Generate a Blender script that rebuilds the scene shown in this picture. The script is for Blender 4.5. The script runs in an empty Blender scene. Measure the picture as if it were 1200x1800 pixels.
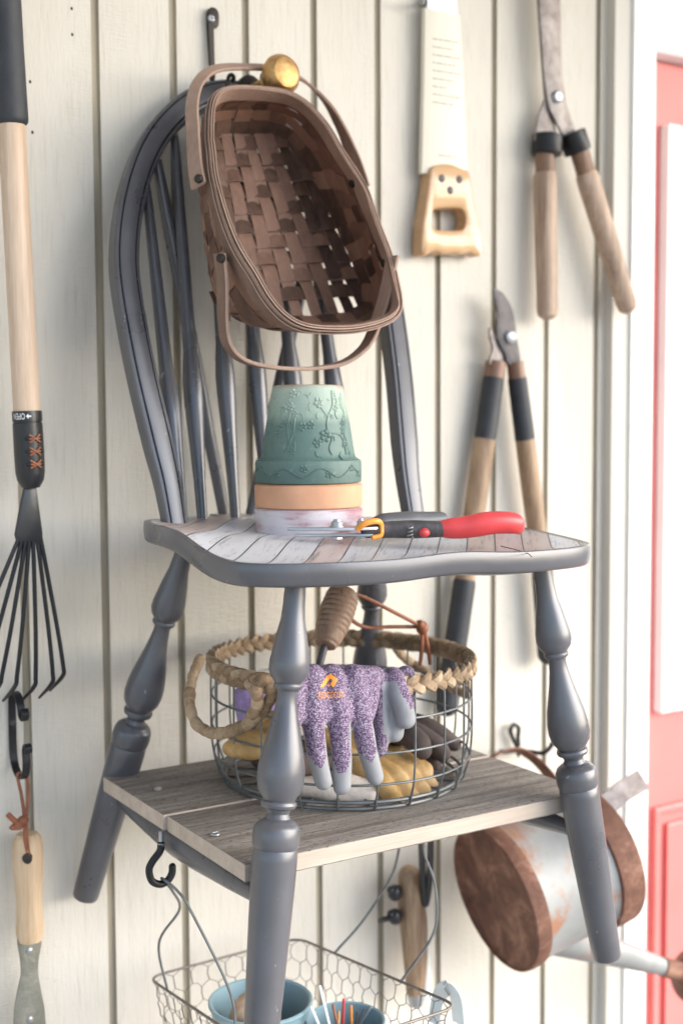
import bpy, math, random
import numpy as np
from mathutils import Matrix, Vector
from mathutils.bvhtree import BVHTree
random.seed(7); RNG = np.random.default_rng(7)
SC = bpy.context.scene; COL = SC.collection
rad = math.radians
A = np.array

# ---------------------------------------------------------------- camera, sky, sun, exposure
CAM = A([-0.5698, -1.4636, 0.0]); FPX = 2210.6
YAW, PITCH, ROLL = 0.55826, 0.0695, -0.005535
cy_, sy_, cp_, sp_ = math.cos(YAW), math.sin(YAW), math.cos(PITCH), math.sin(PITCH)
FW = A([sy_*cp_, cy_*cp_, -sp_]); R0 = A([cy_, -sy_, 0.]); U0 = np.cross(R0, FW)
RT = math.cos(ROLL)*R0 + math.sin(ROLL)*U0; UP = -math.sin(ROLL)*R0 + math.cos(ROLL)*U0
cam = bpy.data.cameras.new('camera'); camo = bpy.data.objects.new('camera', cam); COL.objects.link(camo)
m = Matrix.Identity(4)
for i, ax in enumerate((RT, UP, -FW)):
    for j in range(3): m[j][i] = ax[j]
for j in range(3): m[j][3] = CAM[j]
camo.matrix_world = m
cam.sensor_fit = 'HORIZONTAL'; cam.sensor_width = 36; cam.lens = 36*FPX/1200
cam.clip_start = .05; cam.clip_end = 500
cam.dof.use_dof = True; cam.dof.focus_distance = 1.26; cam.dof.aperture_fstop = 5.6
SC.camera = camo

SUN_EL, SUN_AZ = rad(30), rad(128)      # azimuth from +Y towards +X
w = bpy.data.worlds.new('World'); SC.world = w; w.use_nodes = True
nt = w.node_tree; bg = nt.nodes['Background']
sky = nt.nodes.new('ShaderNodeTexSky'); sky.sky_type = 'NISHITA'; sky.sun_disc = False
sky.sun_elevation = SUN_EL; sky.sun_rotation = SUN_AZ; sky.air_density = 1.0; sky.dust_density = 1.5
nt.links.new(sky.outputs[0], bg.inputs[0]); bg.inputs[1].default_value = .125
sl = bpy.data.lights.new('sun', 'SUN'); sl.energy = 2.2; sl.angle = rad(75); sl.color = (1, .965, .915)
so = bpy.data.objects.new('sun', sl); COL.objects.link(so)
sd = Vector((math.sin(SUN_AZ)*math.cos(SUN_EL), math.cos(SUN_AZ)*math.cos(SUN_EL), math.sin(SUN_EL)))
so.rotation_euler = (sd).to_track_quat('Z', 'Y').to_euler(); so.location = (2, -3, 3)
SC.view_settings.view_transform = 'Standard'; SC.view_settings.look = 'None'
SC.view_settings.exposure = 1.84; SC.view_settings.gamma = 1; SC.view_settings.use_curve_mapping = False

def W(x, y, d):
    """point of the place seen at photo position x,y standing d metres out from the siding"""
    r = FW*FPX + RT*(x-600) - UP*(y-900)
    return CAM + r*((-d-CAM[1])/r[1])
def WZ(x, y, z):
    r = FW*FPX + RT*(x-600) - UP*(y-900)
    return CAM + r*((z-CAM[2])/r[2])
def L(*t): return [W(*p) for p in t]

# ---------------------------------------------------------------- geometry helpers
def nrm(v):
    v = np.asarray(v, float); n = np.linalg.norm(v, axis=-1, keepdims=True); return v/np.maximum(n, 1e-9)
def merge(*gs):
    V, F, o = [], [], 0
    for v, f in gs:
        V.append(np.asarray(v, float)); F += [tuple(i+o for i in q) for q in f]; o += len(v)
    return np.concatenate(V), F
def spline(P, n, closed=False):
    P = [np.asarray(p, float) for p in P]; k = len(P)
    if closed: Q = [P[-1]]+P+[P[0], P[1]]; segs = k
    else: Q = [2*P[0]-P[1]]+P+[2*P[-1]-P[-2]]; segs = k-1
    out = []
    for i in range(n):
        t = i*segs/(n if closed else n-1); s = min(int(t), segs-1); u = t-s
        a, b, c, d = Q[s:s+4]
        out.append(.5*((2*b)+(-a+c)*u+(2*a-5*b+4*c-d)*u*u+(-a+3*b-3*c+d)*u**3))
    return np.array(out)
def interp(xs, ys, x): return np.interp(x, xs, ys)
def frames(P, closed=False, ref=None):
    P = np.asarray(P, float); n = len(P)
    T = nrm(np.roll(P, -1, 0)-np.roll(P, 1, 0)) if closed else nrm(np.gradient(P, axis=0))
    N = np.zeros_like(P)
    a = A(ref if ref is not None else ([0, 0, 1.] if abs(T[0][2]) < .9 else [1., 0, 0]), float)
    N[0] = nrm(a-T[0]*(a@T[0]))
    for i in range(1, n):
        v = N[i-1]-T[i]*(N[i-1]@T[i]); N[i] = nrm(v)
    return T, N, np.cross(T, N)
def tube(P, r, n=10, closed=False, cap=True, flat=1.0, ref=None):
    P = np.asarray(P, float); m_ = len(P); r = np.broadcast_to(np.asarray(r, float), (m_,))
    T, N, B = frames(P, closed, ref)
    a = np.linspace(0, 2*np.pi, n, endpoint=False)
    V = (P[:, None]+r[:, None, None]*(np.cos(a)[None, :, None]*N[:, None]+flat*np.sin(a)[None, :, None]*B[:, None])).reshape(-1, 3)
    F = []
    for i in range(m_ if closed else m_-1):
        j = (i+1) % m_
        for k in range(n):
            l = (k+1) % n; F.append((i*n+k, i*n+l, j*n+l, j*n+k))
    if cap and not closed:
        F.append(tuple(range(n-1, -1, -1))); F.append(tuple((m_-1)*n+k for k in range(n)))
    return V, F
def rounded(P, r, n=12, flat=1.0, ref=None, e=5):
    """tube with dome ends"""
    P = np.asarray(P, float); r = np.broadcast_to(np.asarray(r, float), (len(P),)).copy()
    T0 = nrm(P[0]-P[1]); T1 = nrm(P[-1]-P[-2]); a = np.linspace(0, np.pi/2, e+1)[1:]
    pre = [P[0]+T0*r[0]*math.sin(x) for x in a][::-1]; post = [P[-1]+T1*r[-1]*math.sin(x) for x in a]
    rr = [max(r[0]*math.cos(x), 1e-5) for x in a][::-1]+list(r)+[max(r[-1]*math.cos(x), 1e-5) for x in a]
    return tube(np.array(pre+list(P)+post), rr, n, flat=flat, ref=ref)
def lathe(p0, p1, prof, n=32):
    """prof: list of (radius, fraction of the way from p0 to p1)"""
    p0, p1 = A(p0, float), A(p1, float)
    P = np.array([p0+(p1-p0)*t for _, t in prof]); ax = nrm(p1-p0)
    a = A([1., 0, 0]) if abs(ax[0]) < .8 else A([0, 1., 0]); u = nrm(a-ax*(a@ax)); v = np.cross(ax, u)
    t = np.linspace(0, 2*np.pi, n, endpoint=False)
    V = np.concatenate([p+r*(np.cos(t)[:, None]*u+np.sin(t)[:, None]*v) for p, (r, _) in zip(P, prof)])
    F = []
    for i in range(len(prof)-1):
        for k in range(n):
            l = (k+1) % n; F.append((i*n+k, i*n+l, (i+1)*n+l, (i+1)*n+k))
    F.append(tuple(range(n-1, -1, -1))); F.append(tuple((len(prof)-1)*n+k for k in range(n)))
    return V, F
def ribbon(P, Wd, w_, th, closed=False, Nd=None):
    """flat strip; Wd = width direction per point"""
    P = np.asarray(P, float); n = len(P); Wd = nrm(np.broadcast_to(np.asarray(Wd, float), P.shape))
    T = nrm(np.roll(P, -1, 0)-np.roll(P, 1, 0)) if closed else nrm(np.gradient(P, axis=0))
    Wd = nrm(Wd-T*np.sum(Wd*T, 1, keepdims=True)); N = np.cross(T, Wd)
    w_ = np.broadcast_to(np.asarray(w_, float), (n,))[:, None]/2; h = th/2; b = min(th*.3, .001)
    sec = [(-1, -1, b, 0), (-1, -1, 0, b), (-1, 1, 0, -b), (-1, 1, b, 0), (1, 1, -b, 0), (1, 1, 0, -b), (1, -1, 0, b), (1, -1, -b, 0)]
    V = np.stack([P+Wd*(s*w_+dw)+N*(q*h+dn) for s, q, dw, dn in sec], 1).reshape(-1, 3); k = 8; F = []
    for i in range(n if closed else n-1):
        j = (i+1) % n
        for a in range(k):
            c = (a+1) % k; F.append((i*k+a, j*k+a, j*k+c, i*k+c))
    if not closed:
        F.append(tuple(range(k))); F.append(tuple((n-1)*k+a for a in range(k-1, -1, -1)))
    return V, F
def inset(p, d):
    p = np.asarray(p, float); a = nrm(p-np.roll(p, 1, 0)); b = nrm(np.roll(p, -1, 0)-p)
    area = np.sum(p[:, 0]*np.roll(p[:, 1], -1)-np.roll(p[:, 0], -1)*p[:, 1])
    s = 1 if area > 0 else -1
    n = nrm(A([-(a[:, 1]+b[:, 1]), a[:, 0]+b[:, 0]]).T*s); return p+n*d
def slab(pts, th, bev=.001, o=(0, 0, 0), ax=(1, 0, 0), ay=(0, 0, 1), hole=None):
    """outline (2d) in the plane o,ax,ay = front face; the slab goes th behind it"""
    o, ax, ay = A(o, float), A(ax, float), A(ay, float); az = np.cross(ax, ay)
    p = np.asarray(pts, float)
    if np.sum(p[:, 0]*np.roll(p[:, 1], -1)-np.roll(p[:, 0], -1)*p[:, 1]) < 0: p = p[::-1]
    def rings(p, s):
        n = len(p); R = [(inset(p, s*bev), 0), (inset(p, s*bev*.3), -bev*.3), (p, -bev), (p, -th+bev), (inset(p, s*bev), -th)]
        V = np.concatenate([o+q[:, :1]*ax+q[:, 1:]*ay+az*z for q, z in R]); F = []
        for i in range(4):
            for k in range(n):
                l = (k+1) % n; f = (i*n+k, (i+1)*n+k, (i+1)*n+l, i*n+l); F.append(f if s > 0 else f[::-1])
        return V, F, n
    V, F, n = rings(p, 1)
    if hole is None:
        F.append(tuple(range(n))); F.append(tuple(4*n+k for k in range(n-1, -1, -1))); return V, F
    h = np.asarray(hole, float)
    if np.sum(h[:, 0]*np.roll(h[:, 1], -1)-np.roll(h[:, 0], -1)*h[:, 1]) < 0: h = h[::-1]
    V2, F2, n2 = rings(h, -1); assert n2 == n
    k0 = int(np.argmin(np.linalg.norm(h-p[0], axis=1)))
    off = len(V); F += [tuple(i+off for i in f) for f in F2]
    for k in range(n):
        l = (k+1) % n; a, b = off+(k0+k) % n, off+(k0+l) % n
        F.append((k, l, b, a)); F.append((4*n+l, 4*n+k, a+4*n, b+4*n))
    return np.concatenate([V, V2]), F
def wallslab(px, d, th, bev=.001, sm=0, hole=None):
    """slab parallel to the siding from an outline given on its front face, d out from the siding"""
    q = np.array([W(x, y, d)[[0, 2]] for x, y in px])
    if sm: q = spline(q, sm, True)
    hq = None
    if hole is not None: hq = np.array([W(x, y, d)[[0, 2]] for x, y in hole]); hq = spline(hq, sm, True)
    return slab(q, th, bev, (0, -d, 0), (1, 0, 0), (0, 0, 1), hq)
def box(lo, hi, bev=.002):
    lo, hi = A(lo, float), A(hi, float)
    return slab([(lo[0], lo[1]), (hi[0], lo[1]), (hi[0], hi[1]), (lo[0], hi[1])], hi[2]-lo[2], bev, (0, 0, hi[2]), (1, 0, 0), (0, 1, 0))
def ball(c, r, sc=(1, 1, 1), n=20, k=12, axis=None):
    V, F = lathe((0, 0, -1), (0, 0, 1), [(max(math.sin(math.pi*i/k), 1e-4), (1-math.cos(math.pi*i/k))/2) for i in range(k+1)], n)
    return V*A(sc)*r+A(c), F

# ---------------------------------------------------------------- object helpers
WL = {}
def link(name, geo, mat, base, parent, smooth=38, mids=None):
    V, F = geo; base = A(base, float)
    me = bpy.data.meshes.new(name); me.from_pydata((np.asarray(V)-base).tolist(), [], F); me.update()
    for mm in (mat if isinstance(mat, (list, tuple)) else [mat]): me.materials.append(mm)
    if mids is not None: me.polygons.foreach_set('material_index', mids)
    if smooth:
        me.shade_smooth(); me.set_sharp_from_angle(angle=rad(smooth))
    o = bpy.data.objects.new(name, me); COL.objects.link(o); WL[o.name] = base
    if parent is not None: o.parent = parent
    else: o.location = base
    return o
def tags(o, label, cat, group=None):
    o['label'] = label; o['category'] = cat
    if group: o['group'] = group
    return o
def thing(name, label, cat, loc, group=None):
    o = bpy.data.objects.new(name, None); COL.objects.link(o); o.location = loc; o.empty_display_size = .05
    WL[o.name] = A(loc, float); return tags(o, label, cat, group)
def part(name, geo, mat, parent, smooth=38, label=None, mids=None):
    o = link(name, geo, mat, WL[parent.name], parent, smooth, mids)
    if label: o['label'] = label
    return o
def solo(name, geo, mat, label, cat, group=None, smooth=38, base=None):
    V = np.asarray(geo[0]); b = base if base is not None else A([V[:, 0].mean(), V[:, 1].mean(), V[:, 2].min()])
    return tags(link(name, geo, mat, b, None, smooth), label, cat, group)
def struct(name, geo, mat, smooth=0):
    o = link(name, geo, mat, (0, 0, 0), None, smooth); o['kind'] = 'structure'; return o

# ---------------------------------------------------------------- materials
class NT:
    def __init__(s, name):
        s.m = bpy.data.materials.new(name); s.m.use_nodes = True; s.t = s.m.node_tree; s.p = s.t.nodes['Principled BSDF']
    def n(s, typ, **kw):
        x = s.t.nodes.new('ShaderNode'+typ)
        for k, v in kw.items():
            if k[0] == 'i' and k[1:].isdigit(): s.put(x.inputs[int(k[1:])], v)
            elif hasattr(x, k): setattr(x, k, v)
            else: s.put(x.inputs[k], v)
        return x
    def put(s, sock, v):
        if hasattr(v, 'is_output'): s.t.links.new(v, sock)
        elif hasattr(v, 'outputs'): s.t.links.new(v.outputs[0], sock)
        else: sock.default_value = v
    def set(s, **kw):
        for k, v in kw.items(): s.put(s.p.inputs[k.replace('_', ' ')], v)
    def obj(s, scale=(1, 1, 1), rot=(0, 0, 0)):
        c = s.n('TexCoord'); mp = s.n('Mapping', i0=c.outputs['Object']); mp.inputs['Scale'].default_value = scale; mp.inputs['Rotation'].default_value = rot
        return mp
    def noise(s, vec, sc, det=4, rough=.55, dist=0):
        return s.n('TexNoise', Vector=vec, Scale=sc, Detail=det, Roughness=rough, Distortion=dist)
    def ramp(s, fac, stops):
        r = s.n('ValToRGB', i0=fac); e = r.color_ramp.elements
        while len(e) < len(stops): e.new(.5)
        for k, (p, c) in zip(e, stops): k.position = p; k.color = (*c, 1) if len(c) == 3 else c
        return r
    def mix(s, f, a, b, mode='MIX'):
        x = s.n('Mix', data_type='RGBA', blend_type=mode); s.put(x.inputs[0], f)
        for i, c in ((6, a), (7, b)): s.put(x.inputs[i], (*c, 1) if isinstance(c, tuple) and len(c) == 3 else c)
        return x.outputs[2]
    def math(s, op, a, b=0.):
        x = s.n('Math', operation=op); s.put(x.inputs[0], a); s.put(x.inputs[1], b); return x
    def bump(s, h, st=.3, d=.001, normal=None):
        b = s.n('Bump', Height=h, Strength=st, Distance=d)
        if normal is not None: s.put(b.inputs['Normal'], normal)
        s.put(s.p.inputs['Normal'], b); return b
def simple(name, col, rough=.5, metal=0, var=.15, scale=30, bump=.15, bd=.0006, coat=0, stretch=(1, 1, 1), spec=None):
    k = NT(name); v = k.obj(stretch); n1 = k.noise(v, scale, 5)
    c = k.ramp(n1, [(.3, tuple(x*(1-var) for x in col)), (.7, tuple(min(1, x*(1+var)) for x in col))])
    k.set(Base_Color=c, Metallic=metal, Coat_Weight=coat, Coat_Roughness=.25)
    k.set(Roughness=k.n('MapRange', i0=n1, i1=.3, i2=.7, i3=max(.05, rough-.08), i4=min(1, rough+.08)))
    if spec is not None: k.p.inputs['Specular IOR Level'].default_value = spec
    if bump: k.bump(k.noise(v, scale*6, 3), bump, bd)
    return k.m
def wood(name, c0, c1, rough=.55, axis=2, scale=60, coat=0., bump=.2, knots=0):
    k = NT(name); st = [1., 1., 1.]; st[axis] = .06; v = k.obj(tuple(st)); n1 = k.noise(v, scale, 6, .6, .4)
    n2 = k.noise(v, scale*6, 4, .6); st2 = [1., 1., 1.]; st2[axis] = .35; n3 = k.noise(k.obj(tuple(st2)), 22, 4, .65); f = k.math('ADD', k.math('MULTIPLY', n1, .5), k.math('ADD', k.math('MULTIPLY', n2, .28), k.math('MULTIPLY', n3, .25)))
    k.set(Base_Color=k.ramp(f, [(.36, c0), (.66, c1)]), Roughness=rough, Coat_Weight=coat); k.bump(f, bump, .001); return k.m

def m_siding():
    k = NT('painted siding'); v = k.obj((1, 1, .22)); h = k.obj((.5, 1, 3)); n1 = k.noise(v, 55, 6, .62); n2 = k.noise(v, 300, 4, .6)
    n3 = k.noise(h, 130, 4, .6); big = k.noise(k.obj((1, 1, .3)), 5, 4); spots = k.noise(k.obj((1, 1, .5)), 30, 4, .65); mask = k.noise(k.obj((1, 1, .4)), 6, 2)
    grain = k.noise(k.obj((1, 1, .05)), 240, 5, .7)
    c = k.ramp(big, [(.3, (.585, .545, .475)), (.7, (.66, .62, .555))])
    c = k.mix(k.ramp(grain, [(.52, (0, 0, 0)), (.70, (.48, .48, .48))]), c.outputs[0], (.44, .40, .335))
    c = k.mix(k.ramp(spots, [(.66, (0, 0, 0)), (.74, (.45, .45, .45))]), c, (.47, .42, .35))
    hm = k.ramp(mask, [(.42, (0, 0, 0)), (.6, (1, 1, 1))])
    hh = k.math('ADD', k.math('MULTIPLY', n1, .5), k.math('ADD', k.math('MULTIPLY', n2, .35), k.math('MULTIPLY', k.math('MULTIPLY', n3, hm), .8)))
    k.set(Base_Color=c, Roughness=.62); k.bump(hh, .9, .0019); return k.m
def m_gray():
    k = NT('grey satin chair paint'); v = k.obj(); n1 = k.noise(v, 14, 4); n2 = k.noise(k.obj((1, 1, .25)), 160, 3); n3 = k.noise(v, 70, 4, .7)
    chip = k.noise(k.obj((1, 1, .6)), 120, 3, .6); wear = k.ramp(chip, [(.715, (0, 0, 0)), (.74, (.7, .7, .7))])
    c = k.mix(wear.outputs[0], k.ramp(n1, [(.3, (.086, .087, .097)), (.7, (.116, .117, .129))]).outputs[0], (.36, .36, .37))
    k.set(Base_Color=c, Roughness=k.n('MapRange', i0=n1, i1=.3, i2=.7, i3=.25, i4=.36))
    k.set(Metallic=.25); k.bump(n2, .04, .0005); return k.m
def m_seattop():
    k = NT('plank pattern on seat'); c = k.n('TexCoord'); mp = k.n('Mapping', i0=c.outputs['Object']); mp.inputs['Rotation'].default_value = (0, 0, rad(38.5))
    sx = k.n('SeparateXYZ', i0=mp); q = k.math('DIVIDE', sx, .0305); fl = k.math('FLOOR', q); fr = k.math('FRACT', q)
    cell = k.n('TexWhiteNoise', noise_dimensions='1D', W=fl)
    v2 = k.n('Mapping', i0=mp.outputs[0]); v2.inputs['Scale'].default_value = (1, .05, 1)
    off = k.n('VectorMath', operation='ADD'); k.put(off.inputs[0], v2); k.put(off.inputs[1], cell.outputs['Color'])
    g = k.noise(off, 170, 7, .65, 1.2); g2 = k.noise(off, 40, 4)
    base = k.ramp(cell, [(0, (.50, .51, .54)), (.25, (.60, .61, .65)), (.45, (.48, .38, .35)), (.60, (.66, .66, .69)), (.78, (.54, .55, .59)), (.9, (.50, .36, .36))])
    base.color_ramp.interpolation = 'CONSTANT'
    col = k.mix(k.ramp(g, [(.33, (.95, .95, .95)), (.47, (0, 0, 0))]), base.outputs[0], (.16, .15, .16))
    col = k.mix(k.ramp(g2, [(.45, (0, 0, 0)), (.75, (.5, .5, .5))]), col, (.60, .60, .63))
    edge = k.math('LESS_THAN', k.math('MULTIPLY', k.math('MINIMUM', fr, k.math('SUBTRACT', 1., fr)), .0305), .0007)
    col = k.mix(edge, col, (.03, .03, .035)); k.set(Base_Color=col, Roughness=.38); k.bump(g, .1, .0004); return k.m
def m_shelf():
    k = NT('weathered shelf wood'); v = k.obj((.05, 1, 1)); n1 = k.noise(v, 60, 7, .65, .6); n2 = k.noise(v, 420, 4, .6); pin = k.noise(k.obj((.4, 1, 1)), 380, 3)
    f = k.math('ADD', k.math('MULTIPLY', n1, .6), k.math('MULTIPLY', n2, .4)); geo = k.n('NewGeometry'); isl = geo.outputs['Random Per Island']
    c = k.ramp(f, [(.36, (.115, .095, .08)), (.5, (.235, .205, .18)), (.64, (.38, .35, .315))])
    c = k.mix(k.ramp(pin, [(.57, (0, 0, 0)), (.65, (.8, .8, .8))]), c.outputs[0], (.085, .07, .06))
    k.set(Base_Color=c, Roughness=.75); k.bump(f, .9, .0022); return k.m
def m_splint(name, c0, c1, ax=None):
    k = NT(name); isl = k.n('NewGeometry').outputs['Random Per Island']; v = k.obj((1, 1, .15)); n = k.noise(v, 190, 6, .68); n2 = k.noise(k.obj(), 26, 4, .65)
    f = k.math('ADD', k.math('MULTIPLY', isl, .62), k.math('ADD', k.math('MULTIPLY', n, .35), k.math('MULTIPLY', n2, .3)))
    k.set(Base_Color=k.ramp(f, [(.30, c0), (.90, c1)]), Roughness=.6); k.bump(n, .7, .0012); return k.m
def m_knit():
    k = NT('purple melange knit'); v = k.obj(); n = k.n('TexVoronoi', Vector=v, Scale=900.); n2 = k.noise(v, 500, 3, .6); n3 = k.noise(v, 60, 2)
    f = k.math('ADD', k.math('MULTIPLY', k.n('SeparateColor', i0=n.outputs['Color']), .6), k.math('MULTIPLY', n2, .5))
    c = k.ramp(f, [(.25, (.065, .034, .078)), (.48, (.125, .075, .142)), (.66, (.225, .17, .25)), (.9, (.43, .375, .45))])
    k.set(Base_Color=c, Roughness=.9); k.bump(n.outputs['Distance'], .5, .001); return k.m
def m_rust(name, c0, c1, c2, rough=.75, metal=.2, sc=22):
    k = NT(name); v = k.obj(); n = k.noise(v, sc, 7, .68, .5); n2 = k.noise(v, sc*9, 4, .6)
    k.set(Base_Color=k.ramp(n, [(.3, c0), (.5, c1), (.7, c2)]), Roughness=rough, Metallic=metal); k.bump(n2, .7, .0013); return k.m
def m_greenpot():
    k = NT('green glazed pot'); c = k.n('TexCoord'); z = k.n('SeparateXYZ', i0=c.outputs['Object']).outputs[2]; v = k.obj(); n = k.noise(v, 24, 5)
    zz = k.math('ADD', z, k.math('MULTIPLY', k.math('SUBTRACT', n, .5), .020))
    mr = k.n('MapRange', i0=zz, i1=.0, i2=.109, i3=0., i4=1.)
    ch = k.noise(v, 110, 6, .7); cm = k.ramp(ch, [(.60, (0, 0, 0)), (.74, (.35, .35, .35))])
    c = k.ramp(mr, [(0, (.065, .12, .108)), (.2, (.09, .155, .138)), (.60, (.105, .175, .155)), (.70, (.24, .325, .27)), (.95, (.35, .43, .365)), (1., (.36, .25, .17))])
    c = k.mix(cm, c.outputs[0], (.42, .50, .45)); k.set(Base_Color=c, Roughness=.55); k.bump(k.noise(v, 120, 5), .5, .0012); return k.m
def m_whitewash():
    k = NT('whitewashed pot'); v = k.obj((1, 1, 6)); n = k.noise(v, 20, 6, .7, .6); big = k.noise(k.obj(), 16, 2)
    f = k.math('ADD', k.math('MULTIPLY', n, .55), k.math('MULTIPLY', big, .55))
    k.set(Base_Color=k.ramp(f, [(.50, (.60, .56, .60)), (.58, (.52, .42, .46)), (.66, (.36, .19, .22))]), Roughness=.7); k.bump(n, .3, .001); return k.m
def m_galv():
    k = NT('galvanised steel'); v = k.obj(); n = k.noise(v, 9, 5, .6, .4); st = k.noise(k.obj((1.6, 1, 1.6)), 7, 6, .65, .8)
    c = k.ramp(n, [(.3, (.205, .215, .215)), (.7, (.31, .315, .31))])
    c = k.mix(k.ramp(st, [(.56, (0, 0, 0)), (.68, (.85, .85, .85))]), c.outputs[0], (.30, .12, .05))
    k.set(Base_Color=c, Roughness=.5, Metallic=.12); return k.m
def m_frost():
    k = NT('door glass'); k.set(Base_Color=(.86, .88, .88, 1), Roughness=.12); return k.m

SIDING = m_siding(); GRAY = m_gray(); SEATTOP = m_seattop(); SHELF = m_shelf(); GREENPOT = m_greenpot(); WASH = m_whitewash(); GALV = m_galv(); KNIT = m_knit()
SPLINT = m_splint('brown splint', (.052, .028, .020), (.34, .19, .132)); RIMW = m_splint('brown basket rim', (.15, .09, .066), (.42, .285, .22))
TRIMBEIGE = simple('beige trim paint', (.58, .55, .50), .55, var=.05, scale=12, stretch=(1, 1, .2))
TRIMWHITE = simple('white trim paint', (.84, .845, .83), .4, var=.03, scale=8)
CORAL = simple('coral door paint', (.67, .195, .18), .42, var=.05, scale=8)
IRON = simple('black iron', (.012, .013, .016), .42, .3, var=.3, scale=60, bump=.4)
BROWNIRON = simple('brown black iron', (.030, .024, .021), .5, .4, var=.35, scale=60, bump=.5)
STEEL = simple('bright steel', (.40, .41, .43), .38, .85, var=.12, scale=40, bump=.1)
WIRE = simple('grey wire', (.135, .145, .15), .42, .5, var=.2, scale=80, bump=0)
WIREB = simple('brown wire', (.19, .165, .145), .5, .5, var=.3, scale=60, bump=0)
BLACKRUB = simple('black rubber grip', (.026, .029, .036), .6, 0, var=.3, scale=50, bump=.5)
BLACKPL = simple('black plastic', (.014, .015, .018), .35, 0, var=.2, scale=40, bump=.1)
CUTEND = wood('pale sawn plank edge', (.36, .29, .235), (.52, .44, .37), .8, axis=0, scale=50)
PALEWOOD = wood('pale ash wood', (.44, .31, .21), (.68, .53, .41), .5)
BEECH = wood('beech handle wood', (.44, .29, .16), (.68, .52, .36), .45)
SAWWOOD = wood('varnished saw handle', (.43, .235, .10), (.60, .385, .20), .3, axis=0, coat=.4)
AGEDWOOD = wood('aged grey brown wood', (.17, .105, .07), (.58, .43, .325), .6)
WARMWOOD = wood('worn oak handle', (.12, .065, .035), (.47, .32, .20), .5)
TOOLWOOD = wood('brown turned handle', (.14, .07, .042), (.27, .15, .10), .45)
TURNED = wood('grooved tan handle', (.17, .095, .06), (.42, .275, .195), .55)
LEATHER = simple('rust leather cord', (.25, .085, .04), .55, var=.3, scale=60, bump=.4)
BRASS = m_rust('aged brass', (.36, .19, .07), (.56, .34, .14), (.70, .48, .24), .28, .9, 70)
RUST = m_rust('rusted steel', (.070, .031, .022), (.165, .075, .048), (.36, .20, .135), .8, .05, 20)
RUST2 = m_rust('pitted blade steel', (.14, .11, .10), (.26, .23, .22), (.36, .33, .32), .5, .6, 34)
DARKBLADE = m_rust('dark blade steel', (.045, .04, .042), (.085, .078, .082), (.15, .14, .145), .5, .35, 30)
OLIVE = m_rust('olive grey steel', (.15, .15, .125), (.20, .20, .17), (.27, .26, .23), .45, .5, 18)
TERRA = simple('terracotta', (.62, .33, .20), .8, var=.16, scale=18, bump=.15)
CREAM = simple('cream card sleeve', (.74, .69, .585), .6, var=.03, scale=8, bump=.03)
INK = simple('faded grey ink', (.20, .19, .175), .8, var=.1, bump=0)
WHITEINK = simple('white print', (.72, .72, .72), .6, var=.03, bump=0)
ORANGE = simple('orange plastic', (.80, .30, .045), .4, var=.1, bump=0)
REDGRIP = simple('red vinyl grip', (.60, .055, .06), .42, var=.18, scale=30, bump=.1)
DKGRIP = simple('charcoal vinyl grip', (.062, .067, .078), .4, var=.15, bump=.15)
GRAYDIP = simple('grey rubber dip', (.255, .26, .275), .5, var=.06, scale=40, bump=.2)
TANL = m_rust('mustard leather', (.30, .17, .05), (.47, .29, .11), (.60, .42, .22), .65, 0, 26)
BROWNL = simple('brown suede', (.075, .055, .05), .85, var=.25, scale=60, bump=.5)
PALEL = m_rust('pale canvas', (.33, .29, .26), (.52, .46, .41), (.66, .60, .54), .8, 0, 24)
LAV = simple('lavender knit', (.30, .22, .42), .85, var=.25, scale=160, bump=.5)
def m_straw():
    k = NT('braided straw'); isl = k.n('NewGeometry').outputs['Random Per Island']; n = k.noise(k.obj(), 210, 5, .65); n2 = k.noise(k.obj(), 38, 3)
    f = k.math('ADD', k.math('MULTIPLY', isl, .3), k.math('ADD', k.math('MULTIPLY', n, .45), k.math('MULTIPLY', n2, .5)))
    k.set(Base_Color=k.ramp(f, [(.30, (.085, .05, .028)), (.55, (.26, .17, .095)), (.85, (.50, .37, .24))]), Roughness=.6); k.bump(n, 1.0, .0022); return k.m
STRAW = m_straw()
TEAL = simple('blue enamel', (.24, .36, .41), .35, 0, var=.08, scale=14, bump=.05, coat=.3)
CORK = simple('cork', (.48, .33, .22), .8, var=.25, scale=90, bump=.5)
WHITEPL = simple('white plastic', (.78, .80, .78), .4, var=.03, bump=0)
DECK = wood('porch boards', (.25, .24, .23), (.36, .35, .33), .7, axis=0, scale=30)
CEIL = simple('unseen ceiling paint', (.70, .70, .68), .6, var=.03)
GROUND = simple('neutral ground', (.24, .225, .205), .9, var=.3, scale=3, bump=.5)  # neutral tone chosen for the bounce light on the siding

# ---------------------------------------------------------------- setting: siding, door, porch
S = .1016
def siding():
    x, prof = -2.4, []
    gw, gd = .0052, .0052
    k = -23
    pts = [(-24*S+.01, 0.)]
    while k <= 8:
        c = k*S; pts += [(c-gw, 0.), (c-gw+.0012, gd), (c+gw-.0012, gd), (c+gw, 0.)]; k += 1
    pts += [(.852, 0.)]
    zs = [-1.32, -.9, -.45, 0, .45, .9, 1.25]; V = []; F = []
    for z in zs: V += [(a, d, z) for a, d in pts]
    n = len(pts)
    for i in range(len(zs)-1):
        for j in range(n-1): F.append((i*n+j, i*n+j+1, (i+1)*n+j+1, (i+1)*n+j))
    # back and rim so that the wall has thickness
    b0 = len(V); V += [(pts[0][0], .05, zs[0]), (pts[-1][0], .05, zs[0]), (pts[-1][0], .05, zs[-1]), (pts[0][0], .05, zs[-1])]
    F.append((b0+1, b0, b0+3, b0+2))
    return A(V), F
wall = thing('siding_wall', 'pale greige wall of vertical grooved wooden siding behind the chair and the tools', 'wall', (0, 0, -1.32))
sv = siding(); gm = [1 if any(sv[0][i][1] > .004 and sv[0][i][1] < .02 for i in f) else 0 for f in sv[1]]
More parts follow.
